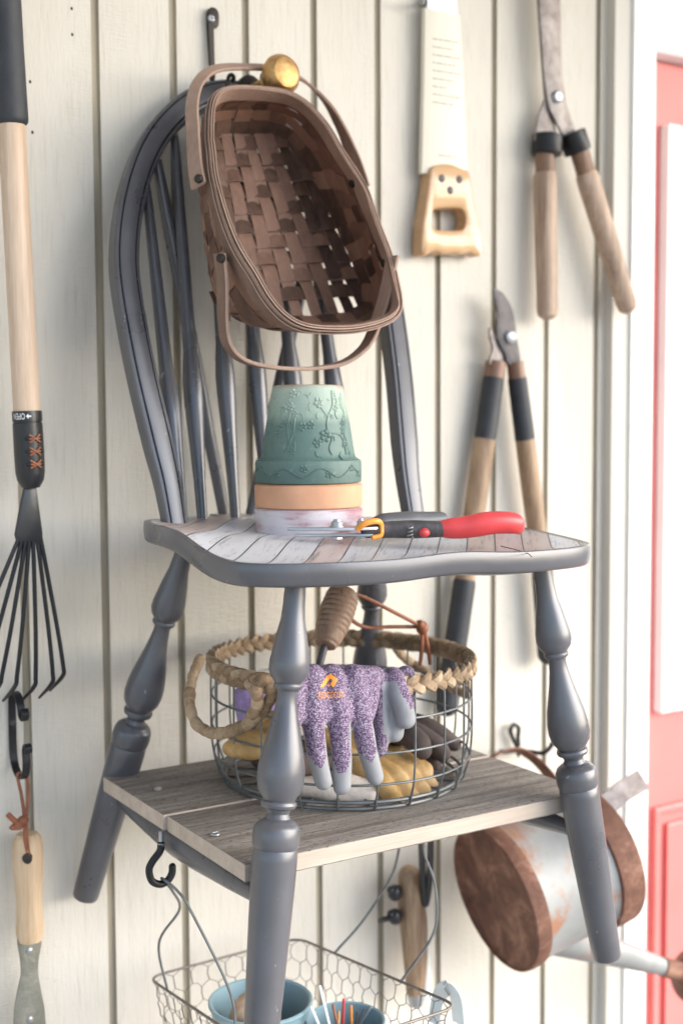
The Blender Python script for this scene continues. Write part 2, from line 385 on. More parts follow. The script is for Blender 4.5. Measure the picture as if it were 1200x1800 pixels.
part('siding_panel', sv, [SIDING, simple('weathered groove', (.37, .325, .25), .8, var=.25, scale=24, bump=.3, stretch=(1, 1, .2))], wall, smooth=0, mids=gm)
for (x, y) in ((126, 14), (127, 60), (53, 143), (57, 232)):
    c = W(x, y, 0); part('nail_hole', ball(c, .0016, (1, .2, 1.3), 10, 6), IRON, wall)

fr = thing('door_frame', 'white and beige painted casing round the coral door', 'door frame', (.9, 0, -1.3))
def xat(px, d): return float(W(px, 700, d)[0])
xa, xb, xc, xd = .852, xat(1104, .018), xat(1105, .023), xat(1146, .023)
part('beige_casing', box((xat(1075, .018), -.018, -1.3), (xb-.0002, .05, .72), .003), TRIMBEIGE, fr, smooth=0)
part('white_casing', box((xb, -.023, -1.3), (xd, .05, .72), .006), TRIMWHITE, fr, smooth=0)
ZT = float(W(1150, 85, .028)[2])
part('head_casing', box((xd+.0003, -.022, ZT), (xd+1.0, .05, .72), .005), TRIMWHITE, fr, smooth=0)
part('white_casing', box((xd+.92, -.023, -1.3), (xd+1.0, .05, ZT-.0005), .005), TRIMWHITE, fr, smooth=0)
door = thing('door', 'coral pink front door with a white framed window at the right edge', 'door', (1.4, .03, -1.3))
x0 = xat(1168, .004); zt_, zb_ = float(W(1178, 216, .004)[2]), float(W(1165, 1255, .004)[2])
part('door_slab', box((xd+.0005, .012, -1.28), (xd+.9195, .06, ZT-.001), .002), CORAL, door, smooth=0)
wf = part('window_frame', merge(box((x0, -.006, zb_), (x0+.03, .0117, zt_), .004), box((x0+.0303, -.006, zb_), (x0+.80, .0117, zb_+.03), .004), box((x0+.0303, -.006, zt_-.03), (x0+.80, .0117, zt_), .004)), TRIMWHITE, door, smooth=0)
part('pane', box((x0+.0302, .004, zb_+.0302), (x0+.80, .0112, zt_-.0302), .001), m_frost(), wf, smooth=0)
zp = float(W(1175, 1420, .006)[2]); xp = xat(1168, .006)
part('moulded_panel', merge(box((xp, .002, -1.15), (xp+.012, .0116, zp), .004), box((xp+.0121, .002, zp-.014), (xp+.78, .0116, zp), .004)), CORAL, door, smooth=0)
part('panel_field', box((xp+.03, .004, -1.13), (xp+.78, .0117, zp-.032), .004), CORAL, door, smooth=0)
struct('unseen_porch_ceiling', box((-5, -2.0, 1.26), (5, .2, 1.30), .002), CEIL)  # out of view; added to cut the light from above
struct('porch_floor', box((-5, -2.6, -1.36), (5, .2, -1.325), .002), DECK)
struct('unseen_ground', (A([(-300, -300, -1.8), (300, -300, -1.8), (300, 300, -1.8), (-300, 300, -1.8)]), [(0, 1, 2, 3)]), GROUND)  # unseen plain ground, made grey so no green bounce tints the wall

# ---------------------------------------------------------------- chair
XC = .176
chair = thing('windsor_chair', 'grey painted bow back wooden chair with turned splayed legs hung on the siding', 'chair', (XC, -.25, -.593))
def seat_outline():
    h = [(0, .487), (.10, .484), (.165, .473), (.203, .452), (.221, .420), (.227, .375), (.222, .31), (.208, .24), (.2, .19), (.185, .150), (.15, .118), (.10, .088), (.055, .072), (.045, .030), (0, .026)]
    r = h+[(-a, d) for a, d in h[::-1][1:-1]]
    return spline(A(r), 168, True)
def sst(x, a, b):
    t = np.clip((x-a)/(b-a), 0, 1); return t*t*(3-2*t)
def seat_z(a, d, s):
    f = sst(d, .29, .44); z = (-.1135-.039*a)*(1-f)+(-.1285-.010*a)*f
    scoop = .010*(1-s**3)*sst(d, .15, .25)
    pommel = .004*np.exp(-(a/.05)**2)*sst(d, .38, .46)
    return z-scoop+pommel
def seat():
    o = seat_outline(); c = A([0, .29]); V, F, M = [], [], []; n = len(o)
    ss = [.12, .25, .4, .55, .68, .79, .87, .93, .97, 1.0]
    for s in ss:
        q = c+(o-c)*s; V.append(np.stack([XC+q[:, 0], -q[:, 1], seat_z(q[:, 0], q[:, 1], s)], 1))
    e = inset(o, -.0025); z0 = seat_z(o[:, 0], o[:, 1], 1.)
    for ins, dz in ((-.0006, -.0006), (-.0011, -.0018), (-.0014, -.011), (-.0004, -.0200), (.002, -.0225), (.022, -.0260), (.07, -.028)):
        q = c+(o-c)*(1-ins/.2) if ins > .01 else inset(o, ins)
        V.append(np.stack([XC+q[:, 0], -q[:, 1], z0+dz], 1))
    k = len(V); V = np.concatenate(V)
    for i in range(k-1):
        for j in range(n):
            l = (j+1) % n; F.append((i*n+j, (i+1)*n+j, (i+1)*n+l, i*n+l)); M.append(1 if i < 8 else 0)
    F.append(tuple(range(n))); M.append(1); F.append(tuple((k-1)*n+j for j in range(n-1, -1, -1))); M.append(0)
    return V, F, M
V, F, M = seat(); st = part('seat', (V, F), [GRAY, SEATTOP], chair, mids=M, smooth=50)
# hairline crack at the front edge
cr = []
for x, y in ((880, 962), (905, 968), (928, 975), (934, 981)):
    cr.append(WZ(x, y, -.1325))
LEGP = [(1028, 38), (1060, 40), (1085, 44), (1112, 56), (1135, 64), (1155, 71), (1172, 73), (1184, 66), (1192, 53), (1196, 47), (1198, 50), (1202, 51), (1206, 47), (1209, 38), (1216, 35), (1235, 39), (1262, 49), (1290, 62), (1318, 76), (1345, 84), (1365, 85), (1382, 78), (1394, 62), (1399, 56), (1401, 62), (1406, 65), (1411, 61), (1414, 46), (1422, 39), (1430, 46), (1433, 58), (1435, 64), (1437, 66), (1439, 74), (1447, 82), (1460, 85), (1472, 84), (1479, 81), (1482, 77), (1485, 80), (1500, 81), (1600, 76), (1700, 69), (1800, 62), (1846, 59), (1850, 55)]
def leg(top, foot):
    P = [(wd/2/1870, (y-1018)/(1850-1018)) for y, wd in LEGP]; P = [(P[0][0], 0.)]+P[0:]
    return lathe(top, foot, P, 36)
FZ = -.593
LEGS = [((.025, -.428, -.150), (-.040, -.465, FZ)), ((.332, -.428, -.155), (.398, -.465, FZ)), ((.042, -.150, -.131), (-.042, -.022, FZ+.018)), ((.298, -.150, -.137), (.366, -.022, FZ+.018))]
for a, b in LEGS: part('leg', leg(a, b), GRAY, chair)
def legpt(i, z):
    a, b = A(LEGS[i][0]), A(LEGS[i][1]); t = (z-a[2])/(b[2]-a[2]); return a+(b-a)*t
for f, b in ((0, 2), (1, 3)):
    p, q = legpt(f, -.450)+A([.004 if f == 0 else -.004, 0, 0]), legpt(b, -.446)+A([.005 if f == 0 else -.005, 0, 0])
    prof = [(.008, .0), (.009, .08), (.0125, .2), (.0175, .42), (.0185, .52), (.0170, .64), (.0125, .82), (.009, .95), (.008, 1)]
    part('stretcher', lathe(p, q, prof, 24), GRAY, chair)
TL_ = math.hypot(.16, .53); BD = A([0, .16/TL_, .53/TL_]); BN = A([0, -.53/TL_, .16/TL_]); B0 = A([XC, -.18, -.115])
def bowp(a, t): return B0+A([a, 0, 0])+BD*t
def bow():
    h = [(.162, -.012), (.164, .05), (.169, .1), (.178, .19), (.182, .285), (.176, .342), (.159, .402), (.132, .46), (.095, .507), (.052, .540), (0, .5555)]
    pts = [bowp(-a, t) for a, t in h]+[bowp(a, t) for a, t in h[::-1][1:]]
    P = spline(pts, 150); T = nrm(np.gradient(P, axis=0)); Wd = np.cross(np.broadcast_to(BN, P.shape), T)   # across, in the bow plane
    n = len(P); tt = np.linspace(-1, 1, n); sc = 1-.22*np.clip((abs(tt)-.80)/.2, 0, 1)
    hw, hd = .0155, .0122
    sec = [(-1, -.8), (-.85, -1), (.85, -1), (1, -.8), (1, .62), (.90, .84), (.70, .90), (.64, .60), (.57, .97), (.50, 1.0), (-.50, 1.0), (-.57, .97), (-.64, .60), (-.70, .90), (-.90, .84), (-1, .62)]
    k = len(sec); V = np.stack([P+Wd*(u*hw*sc[:, None])+BN*(v*hd*sc[:, None]) for u, v in sec], 1).reshape(-1, 3); F = []
    for i in range(n-1):
        for a in range(k):
            c = (a+1) % k; F.append((i*k+a, i*k+c, (i+1)*k+c, (i+1)*k+a))
    F.append(tuple(range(k-1, -1, -1))); F.append(tuple((n-1)*k+a for a in range(k))); return V, F
part('bow', bow(), GRAY, chair, smooth=28)
SPR = [(0, .0062), (.10, .0072), (.22, .0096), (.30, .0116), (.35, .0120), (.39, .0108), (.43, .0088), (.50, .0080), (.70, .0072), (.92, .0060), (1, .0050)]
def spindle(b, t):
    return lathe(b, t, [(r, f) for f, r in SPR], 20)
def topt(a):   # height on the bow at offset a
    return float(np.interp(abs(a), [0, .052, .095, .131, .157, .173], [.550, .534, .500, .452, .395, .335]))
for ab, d, at in ((-.140, .152, -.136), (-.104, .128, -.089), (-.050, .108, -.042), (0, .1, 0), (.050, .108, .042), (.104, .128, .089)):
    b = A([XC+ab, -d, -.114]); t = bowp(at, topt(at)-.016)-BN*.006
    part('spindle', spindle(b, t), GRAY, chair)
for sgn in (-1, 1):
    b = A([XC-.012+sgn*.019, -.040, -.114]); t = bowp(sgn*.118, topt(.118)-.015)-BN*.005
    part('brace_spindle', lathe(b, t, [(.0075, 0), (.0085, .3), (.0085, .8), (.006, 1)], 18), GRAY, chair)
part('crack', tube(A(cr)+A([0, 0, .0012]), .00045, 6), IRON, chair)

# ---------------------------------------------------------------- shelf on the stretchers
ZS = -.415
sh = thing('plank_shelf', 'weathered shelf of two grey brown planks resting on the chair stretchers', 'shelf', (.18, -.25, ZS-.018))
def plank(x0, x1, y0, y1, z):
    b = box((x0, y0, z-.018), (x1, y1, z), .0016); return b
def edgeids(g):
    V, F = g; out = []
    for f in F:
        q = V[list(f)]; n = np.cross(q[1]-q[0], q[2]-q[1]); n = n/(np.linalg.norm(n)+1e-12); out.append(1 if abs(n[2]) < .3 else 0)
    return out
pk = plank(-.037, .404, -.2495, -.077, ZS+.0015); part('plank', pk, [SHELF, CUTEND], sh, smooth=0, mids=edgeids(pk))
pk = plank(-.033, .406, -.428, -.2510, ZS); part('plank', pk, [SHELF, CUTEND], sh, smooth=0, mids=edgeids(pk))
for x, y in ((277, 1388), (378, 1467)):
    c = WZ(x, y, ZS+.001)
    part('screw', merge(lathe(c, c+A([0, 0, .0022]), [(.0052, 0), (.0050, .6), (.0025, 1)], 16), box(c+A([-.003, -.0006, .0018]), c+A([.003, .0006, .0026]), .0002)), STEEL, sh)

# ---------------------------------------------------------------- hook the chair hangs on, brass knob
hk = thing('iron_wall_hook', 'twisted black iron hook screwed to the siding above the chair bow', 'hook', W(370, 150, .01))
px = spline(A([W(369, 40, .006), W(371, 90, .007), W(374, 150, .009), W(378, 185, .012), W(388, 205, .030), W(398, 196, .046), W(401, 165, .052), W(400, 142, .053)]), 60)
wdt = np.interp(np.linspace(0, 1, 60), [0, .1, .25, 1], [.0050, .0046, .0040, .0030])
def twisted(P, r, turns):
    T, N, B = frames(P, ref=[1, 0, 0]); n = len(P); V = []; F = []
    for i in range(n):
        a0 = turns*2*math.pi*max(0, min(1, (i/n-.2)/.35))
        for k in range(4):
            a = a0+math.pi/4+k*math.pi/2; V.append(P[i]+r[i]*(math.cos(a)*N[i]+math.sin(a)*B[i]))
    for i in range(n-1):
        for k in range(4): l = (k+1) % 4; F.append((i*4+k, i*4+l, i*4+4+l, i*4+4+k))
    F.append((3, 2, 1, 0)); F.append(tuple((n-1)*4+k for k in range(4))); return A(V), F
part('shank', twisted(px, wdt, 2.0), BROWNIRON, hk, smooth=0)
e = A([W(400, 142, .053), W(402, 134, .053), W(407, 131, .054), W(411, 136, .055), W(408, 141, .056)])
part('curl', tube(spline(e, 20), .0026, 8), BROWNIRON, hk)
q = spline(A([(-.006, -.011), (-.0078, .004), (-.004, .0115), (.004, .0115), (.0078, .004), (.006, -.011)]), 36, True)
c = W(370, 33, .0); part('eye_plate', slab(q, .006, .001, c+A([0, -.009, 0])), BROWNIRON, hk)
c = W(371, 32, .0095); s_ = part('screw', lathe(c, c+A([0, -.0025, 0]), [(.0048, 0), (.0046, .5), (.003, 1)], 16), STEEL, hk)
part('screw_slot', merge(box(c+A([-.003, -.0030, -.0006]), c+A([.003, -.0020, .0006]), .0001), box(c+A([-.0006, -.0031, -.003]), c+A([.0006, -.0021, .003]), .0001)), IRON, s_)

kn = thing('brass_knob', 'round aged brass door knob holding up the brown basket handle', 'knob', W(470, 150, .05))
kd = nrm(A([.10, -1, .05])); kc = W(494, 131, .098)
KS = 1.09; kp = [(.006, -.062), (.006, -.030), (.010, -.027), (.0125, -.0245), (.010, -.022), (.010, -.019), (.015, -.016), (.0205, -.009), (.0228, -.002), (.0222, .004), (.0185, .010), (.0165, .0118), (.0160, .0112), (.010, .0135), (.002, .0145)]
part('ball', lathe(kc, kc+kd, [(r*KS, q*KS) for r, q in kp[2:]], 36), BRASS, kn)
part('stem', lathe(kc, kc+kd, kp[:2]+[(.006, -.026)], 20), BRASS, kn)
bp_ = kc-kd*.062
part('rosette', lathe(bp_-kd*.010, bp_, [(.018, 0), (.018, .6), (.012, 1)], 28), BROWNIRON, kn)

# ---------------------------------------------------------------- woven basket
bk = thing('splint_basket', 'brown woven splint basket hung open side out by its handle from the brass knob', 'basket', (.19, -.12, .10))
RIMPX = [(330, 262), (250, 272), (205, 305), (187, 370), (183, 480), (190, 560), (205, 680), (250, 850), (310, 1000), (390, 1130), (450, 1230), (520, 1310), (600, 1360), (700, 1380), (850, 1380), (980, 1352), (1050, 1310), (1066, 1250), (1050, 1150), (1020, 1030), (970, 900), (900, 720), (800, 560), (720, 430), (640, 340), (570, 295), (480, 272)]
ti = .55; RN = A([0, -math.cos(ti), math.sin(ti)]); RV = A([0, math.sin(ti), math.cos(ti)]); RP0 = A([.155, -.21, .245])
def onplane(x, y, p0, n):
    r = FW*FPX + RT*(x-600) - UP*(y-900); return CAM+r*((p0-CAM)@n/(r@n))
rim3 = A([onplane(300+.375*a, 60+.375*b, RP0, RN) for a, b in RIMPX])
rim3 = spline(rim3, 400, True)
rc = (rim3.max(0)+rim3.min(0))/2; ru = (rim3-rc)@A([1, 0, 0]); rv = (rim3-rc)@RV
ang = np.arctan2(rv/rv.max(), ru/ru.max()); od = np.argsort(ang)
def rimat(th):
    th = (np.asarray(th)+np.pi) % (2*np.pi)-np.pi
    a = np.concatenate([ang[od]-2*np.pi, ang[od], ang[od]+2*np.pi]); P = np.concatenate([rim3[od]]*3)
    return np.stack([np.interp(th, a, P[:, i]) for i in range(3)], -1)
BQ = [A([.112, -.048, .354]), A([.088, -.133, .121]), A([.250, -.040, .372]), A([.318, -.124, .142])]   # TL BL TR BR
def basept(u, v):
    u = (np.asarray(u, float)[..., None]+1)/2; v = (np.asarray(v, float)[..., None]+1)/2
    return (BQ[1]*(1-u)+BQ[3]*u)*(1-v)+(BQ[0]*(1-u)+BQ[2]*u)*v
BNm = nrm(np.cross(BQ[2]-BQ[0], BQ[0]-BQ[1])); BNm = BNm if BNm[1] < 0 else -BNm
def baseat(th):
    th = np.asarray(th); c, s = np.cos(th), np.sin(th); e = 2/5.
    return basept(np.sign(c)*abs(c)**e, np.sign(s)*abs(s)**e)
def wallat(th, h):
    th = np.asarray(th); h = np.asarray(h, float)
    b, r = baseat(th), rimat(th); k = h+.10*np.sin(np.pi*h); kz = h
    cen = (BQ[0]+BQ[1]+BQ[2]+BQ[3])/4
    return b+(r-b)*h[..., None]+(nrm(b-cen)*(.018*np.sin(np.pi*h*.9)*(1-h))[..., None])
def wallnorm(th, h):
    a = wallat(th+.01, h)-wallat(th-.01, h); b = wallat(th, h+.02)-wallat(th, h-.02); return nrm(np.cross(a, b))
slats = []
nl, nc = 9, 11
def wob(): return RNG.normal(0, .016)
UO = A([[1. if j == 0 else -1. if (2*i+j) % 3 == 0 else 1. for j in range(nc)] for i in range(nl)])
jc = -1+2*(np.arange(nc)+.5)/nc; ic = -1+2*(np.arange(nl)+.5)/nl
def smooth_off(x, xc, vals):
    q = np.interp(x, xc, vals); return q*(1.5-.5*q*q)
for i in range(nl):
    v = np.linspace(-1.0, 1.0, 80); u0 = ic[i]; w1, w2 = wob(), wob(); u = u0+w1*(1-v)/2+w2*(1+v)/2
    P = basept(u, v); off = smooth_off(v, jc, UO[i])
    width = np.linalg.norm(basept(1., -1.)-basept(-1., -1.))*(1-v)/2/nl+np.linalg.norm(basept(1., 1.)-basept(-1., 1.))*(1+v)/2/nl
    slats.append(ribbon(P+BNm*(off*.0014)[:, None], A([1., 0, 0]), width*np.interp(v, [-1, -.72, -.6, 1], [.62, .68, .88, .95]), .0009))
for j in range(1, nc):
    u = np.linspace(-1.0, 1.0, 70); v0 = jc[j]; w1, w2 = wob(), wob(); v = v0+w1*(1-u)/2+w2*(1+u)/2
    P = basept(u, v); off = -smooth_off(u, ic, UO[:, j])
    slats.append(ribbon(P+BNm*(off*.0014)[:, None], RV, .0212*RNG.uniform(.90, 1.02), .0009))
nu = 30; ths = np.linspace(-np.pi, np.pi, nu, endpoint=False)
# upright stakes spaced evenly along the base edge
tt = np.linspace(-np.pi, np.pi, 2000); bb = baseat(tt); dl = np.concatenate([[0], np.cumsum(np.linalg.norm(np.diff(bb, axis=0), axis=1))])
ths = np.interp((np.arange(nu)+.5)/nu*dl[-1], dl, tt); hs = [.10, .32, .54, .76]
for i, t in enumerate(ths):
    h = np.linspace(-.02, .985, 26); off = np.interp(h, [0]+hs+[1], [0]+[(1 if (i+k) % 2 else -1) for k in range(4)]+[0])
    T_ = np.full(26, t); P = wallat(T_, np.clip(h, 0, 1)); N = wallnorm(T_, np.clip(h, .03, .97))
    wd = np.interp(h, [0, 1], [dl[-1]/nu*.86, .021])
    slats.append(ribbon(P+N*(off*.0013)[:, None], wallat(T_+.02, h)-wallat(T_-.02, h), wd, .0009))
for k, h in enumerate(hs):
    t = np.linspace(-np.pi, np.pi, 240, endpoint=False); H = np.full(240, h)
    idx = np.interp(t, np.concatenate([ths-2*np.pi, ths, ths+2*np.pi]), np.arange(3*nu)); off = -np.cos(np.pi*idx)*(1 if (k) % 2 else -1)
    P = wallat(t, H); N = wallnorm(t, H)
    slats.append(ribbon(P+N*(off*.0013)[:, None], wallat(t, H+.05)-wallat(t, H-.05), np.linalg.norm(wallat(t, H*0+1)-wallat(t, H*0), axis=1)*.205, .0009, closed=True))
part('woven_body', merge(*slats), SPLINT, bk, smooth=30)
t = np.linspace(-np.pi, np.pi, 260, endpoint=False); One = np.ones(260); up = wallat(t, One)-wallat(t, One*.9); N = wallnorm(t, One*.97); P1 = wallat(t, One*.93)
rb = []
for s, wid, dz in ((-.0030, .024, .003), (-.0006, .016, .007), (.0024, .026, 0.), (.0050, .022, -.004)):
    rb.append(ribbon(P1+N*s+nrm(up)*dz, up, wid, .0019, closed=True))
part('rim', merge(*rb), RIMW, bk, smooth=30)
def handle(pts, wdir, w_=.0175):
    P = spline(A(pts), 90); n = len(P); ww = np.interp(np.linspace(0, 1, n), [0, .12, .3, .7, .88, 1], [w_*1.1, w_*1.05, w_*.82, w_*.82, w_*1.05, w_*1.1])
    return part('handle', ribbon(P, wdir, ww, .0042), RIMW, bk, smooth=30)
h1 = handle([W(349, 326, .185), W(343, 290, .170), W(339, 230, .150), W(338, 180, .130), W(350, 142, .112), W(380, 120, .095), W(440, 117, .078), W(492, 122, .070), W(535, 142, .074), W(572, 178, .088), W(598, 222, .105), W(616, 265, .122), W(630, 305, .142), W(637, 330, .155)], A([.15, -.75, -.55]))
h2 = handle([W(386, 445, .225), W(391, 500, .222), W(392, 560, .222), W(399, 604, .224), W(425, 632, .228), W(475, 645, .232), W(540, 648, .236), W(595, 640, .240), W(630, 620, .244), W(652, 590, .246), W(676, 520, .246), W(690, 450, .246)], A([.1, -1, -.05]), .0195)
for h, pts in ((h1, [(348, 313, .188)]), (h2, [(387, 453, .234)])):
    for p in pts:
        c = W(*p); d = nrm(A([-.9, -.45, .1])); part('rivet', lathe(c-d*.010, c+d*.003, [(.003, 0), (.003, .5), (.0052, .55), (.0048, .85), (.002, 1)], 14), BROWNIRON, h)
for x, y in ((602, 324), (664, 457)):
    th = 0.0; P = rimat(np.linspace(-.9, .9, 300)); q = []
    best = min(((abs(x-6-600-((p-CAM)@RT)*FPX/((p-CAM)@FW))+abs(y-900+((p-CAM)@UP)*FPX/((p-CAM)@FW)), i) for i, p in enumerate(P)))[1]
    t0 = np.linspace(-.9, .9, 300)[best]; c = wallat(A([t0]), A([.90]))[0]; n = wallnorm(A([t0]), A([.9]))[0]
    part('rivet', lathe(c-n*.0085, c+n*.001, [(.002, 0), (.0050, .15), (.0050, .4), (.003, 1)], 14), BROWNIRON, h1 if y < 400 else h2)

# ---------------------------------------------------------------- three nested pots
pf = WZ(540, 945, -.1215); PC = pf+nrm(A([FW[0], FW[1], 0]))*.0602; zb = -.1235
def potring(z0, z1, r0, r1, lip=.003):
    return [(r0-lip, z0), (r0, z0+lip*.6), ((r0+r1)/2+.0003, (z0+z1)/2), (r1, z1-lip*.6), (r1-lip, z1)]
def pot(name, prof, mat, label):
    z = prof[0][1]; base = A([PC[0], PC[1], z]); prof = [(r*.838, zb+(q-zb)*.838) for r, q in prof]; base[2] = prof[0][1]
    return tags(link(name, lathe((PC[0], PC[1], 0), (PC[0], PC[1], 1), prof, 64), mat, base, None, 35), label, 'flower pot', 'nested upturned flower pots')
pot('flower_pot', potring(zb, zb+.0365, .0705, .0722)+[(.060, zb+.040), (.046, zb+.14), (.040, zb+.141)], WASH, 'whitewashed terracotta pot with a pinkish worn patch at the bottom of the upturned stack')
z1 = zb+.0375
pot('flower_pot', potring(z1, z1+.0315, .0715, .0722)+[(.062, z1+.034), (.048, z1+.112), (.042, z1+.113)], TERRA, 'plain orange terracotta pot in the middle of the upturned stack')
z2 = zb+(z1+.0325-zb)*.838
gp = thing('flower_pot', 'green glazed pot with raised vine pattern on top of the upturned stack', 'flower pot', (PC[0], PC[1], z2), 'nested upturned flower pots')
GP = [(.066, 0), (.0708, .0015), (.0712, .010), (.0712, .027), (.0700, .0315), (.0655, .0345), (.0632, .0365), (.0618, .042), (.0555, .080), (.0472, .121), (.0452, .1245), (.0415, .1252), (.0405, .1245)]; GP = [(r*.838, z*.80+max(0, z-.04)*.10) for r, z in GP]
part('pot_body', lathe((PC[0], PC[1], z2), (PC[0], PC[1], z2+1), GP, 72), GREENPOT, gp)
def onpot(a, z, dr=0):
    z = z*.80+max(0, z-.04)*.10; r = np.interp(z, [p[1] for p in GP], [p[0] for p in GP])+dr; v = nrm(A([-FW[0], -FW[1], 0])); s = A([RT[0], RT[1], 0])
    return A([PC[0], PC[1], z2+z])+r*(math.cos(a)*v+math.sin(a)*nrm(s))
vn = []
def vine(pts, r=.0009): vn.append(tube(spline(A([onpot(a, z, .0002) for a, z in pts]), 8*len(pts)), r, 6))
def flower(a, z, s=.0062, n=5):
    s *= .85
    for k in range(n):
        g = k*2*math.pi/n+a*3; c = onpot(a+math.cos(g)*s/.06*.75, z+math.sin(g)*s*.75, -.0011); vn.append(ball(c, s*.46, (1, 1, 1), 8, 6))
    vn.append(ball(onpot(a, z, -.0002), s*.28, (1, 1, 1), 8, 6))
vine([(.55, .040), (.50, .048), (.58, .060), (.48, .072), (.52, .085), (.70, .100), (.74, .118)], .0012)
vine([(.95, .040), (.92, .055), (.80, .064), (.60, .066)]); vine([(.92, .055), (1.02, .072), (1.05, .085)])
vine([(-.55, .042), (-.40, .052), (-.30, .065), (-.10, .072)]); vine([(-.40, .055), (-.45, .075), (-.40, .092)]); vine([(-.30, .065), (-.28, .085)])
vine([(.52, .085), (.35, .098), (.25, .105)]); vine([(-.45, .075), (-.62, .085)])
for k in range(46):
    a = RNG.uniform(-1.25, 1.25); z = RNG.uniform(.042, .118); g = RNG.uniform(0, 6.28); l = RNG.uniform(.006, .013)
    vine([(a, z), (a+math.cos(g)*l*7, z+math.sin(g)*l*.5), (a+math.cos(g+.5)*l*14, z+math.sin(g+.5)*l)], RNG.uniform(.0005, .0009))
    if k % 3 == 0: flower(a, z, RNG.uniform(.004, .0065))
for a, z, s in ((.42, .063, .008), (1.0, .077, .007), (.78, .112, .006), (.30, .103, .007), (-.62, .095, .007), (-.42, .098, .006), (-.1, .074, .006), (-.3, .09, .005), (.1, .076, .006), (1.02, .10, .005), (-.75, .07, .006)): flower(a, z, s)
vine([(-1.3+.1*k, .016+.006*math.sin(k*.9)) for k in range(27)])
for k, a in enumerate((-1.05, -.6, -.05, .42, .95, 1.2)): flower(a, .018+.004*(-1)**k, .0055)
part('vine_relief', merge(*vn), GREENPOT, gp)

# ---------------------------------------------------------------- pruners on the seat
pr = thing('pruning_snips', 'garden snips with one red and one charcoal handle lying on the seat', 'snips', WZ(700, 955, -.12))
def Q(x, y, dz): return WZ(x, y, -.121)+A([0, 0, dz])
tip = WZ(505, 955, -.1235); fwd = nrm((WZ(928, 944, -.121)-WZ(505, 955, -.1235))*A([1, 1, 0])); lat = np.cross(A([0, 0, 1.]), fwd)
O = tip+A([0, 0, .004])
def PL(u, v, z=0): return O+fwd*u+lat*v+A([0, 0, z])
TLn = float(np.linalg.norm(WZ(928, 944, -.121)-tip))
def flat(o2, z, th, bev=.0006, sm=48): return slab(spline(A(o2), sm, True) if sm else A(o2), th, bev, O+A([0, 0, z]), fwd, lat)
part('cutting_blade', flat([(0, 0), (.03, -.010), (.06, -.013), (.085, -.010), (.10, -.002), (.098, .012), (.08, .012), (.055, .004), (.025, .0015)], .0125, .0034), STEEL, pr)
part('counter_blade', flat([(.008, .002), (.03, .008), (.06, .012), (.085, .016), (.10, .012), (.102, 0), (.085, -.006), (.06, .0), (.03, .0015)], .0050, .0030), STEEL, pr)
for u, v, r in ((.052, -.002, .0062), (.078, .004, .0042)):
    c = PL(u, v, .0120); part('bolt', lathe(c, c+A([0, 0, .0085]), [(r*1.3, 0), (r*1.3, .2), (r, .22), (r, .7), (r*.7, .75), (r*.6, 1)], 14), STEEL, pr)
    c = PL(u, v, -.001); part('nut', lathe(c, c+A([0, 0, .003]), [(r*.9, 0), (r, .3), (r, 1)], 6), STEEL, pr, smooth=20)
P = spline(A([PL(.072, -.012, .0105), PL(.080, -.016, .017), PL(.092, -.014, .019), PL(.098, -.006, .015), PL(.098, -.006, .004), PL(.088, -.008, .001)]), 40)
part('safety_latch', tube(P, .0032, 10, flat=.8), ORANGE, pr)
part('pivot_arm', rounded(spline(A([PL(.085, 0, .008), PL(.115, -.002, .009), PL(.15, -.006, .009), PL(.178, -.009, .009)]), 24), np.interp(np.linspace(0, 1, 24), [0, .5, 1], [.0080, .0098, .0075]), 16, flat=.75), DARKBLADE, pr)
part('red_grip', rounded(spline(A([PL(.160, -.006, .009), PL(.185, -.008, .0105), PL(.215, -.010, .0150), PL(.24, -.005, .0140), PL(TLn-.010, .004, .010)]), 30), np.interp(np.linspace(0, 1, 30), [0, .12, .4, .8, 1], [.0085, .0110, .0126, .0112, .0090]), 18, flat=.8), REDGRIP, pr)
P = spline(A([PL(.155, -.010, .010), PL(.130, .010, .014), PL(.155, .045, .012), PL(.185, .085, .0115)]), 30)
part('charcoal_grip', rounded(spline(A([PL(.088, .006, .010), PL(.105, .016, .0125), PL(.125, .032, .0125), PL(.15, .062, .0115), PL(.182, .098, .0105)]), 30), np.interp(np.linspace(0, 1, 30), [0, .2, .6, 1], [.0085, .0125, .0128, .0095]), 18, flat=.85), DKGRIP, pr)
sp = [PL(.128+.0028*math.cos(k*.5), -.010+.006*k/30*0+.0045*math.sin(k*.5), .001+.0003*k) for k in range(40)]
part('spring', tube(A(sp), .0009, 6), STEEL, pr)
part('stop_lug', ball(PL(.143, -.011, .006), .0055, (1.2, 1, .9), 12, 8), REDGRIP, pr)

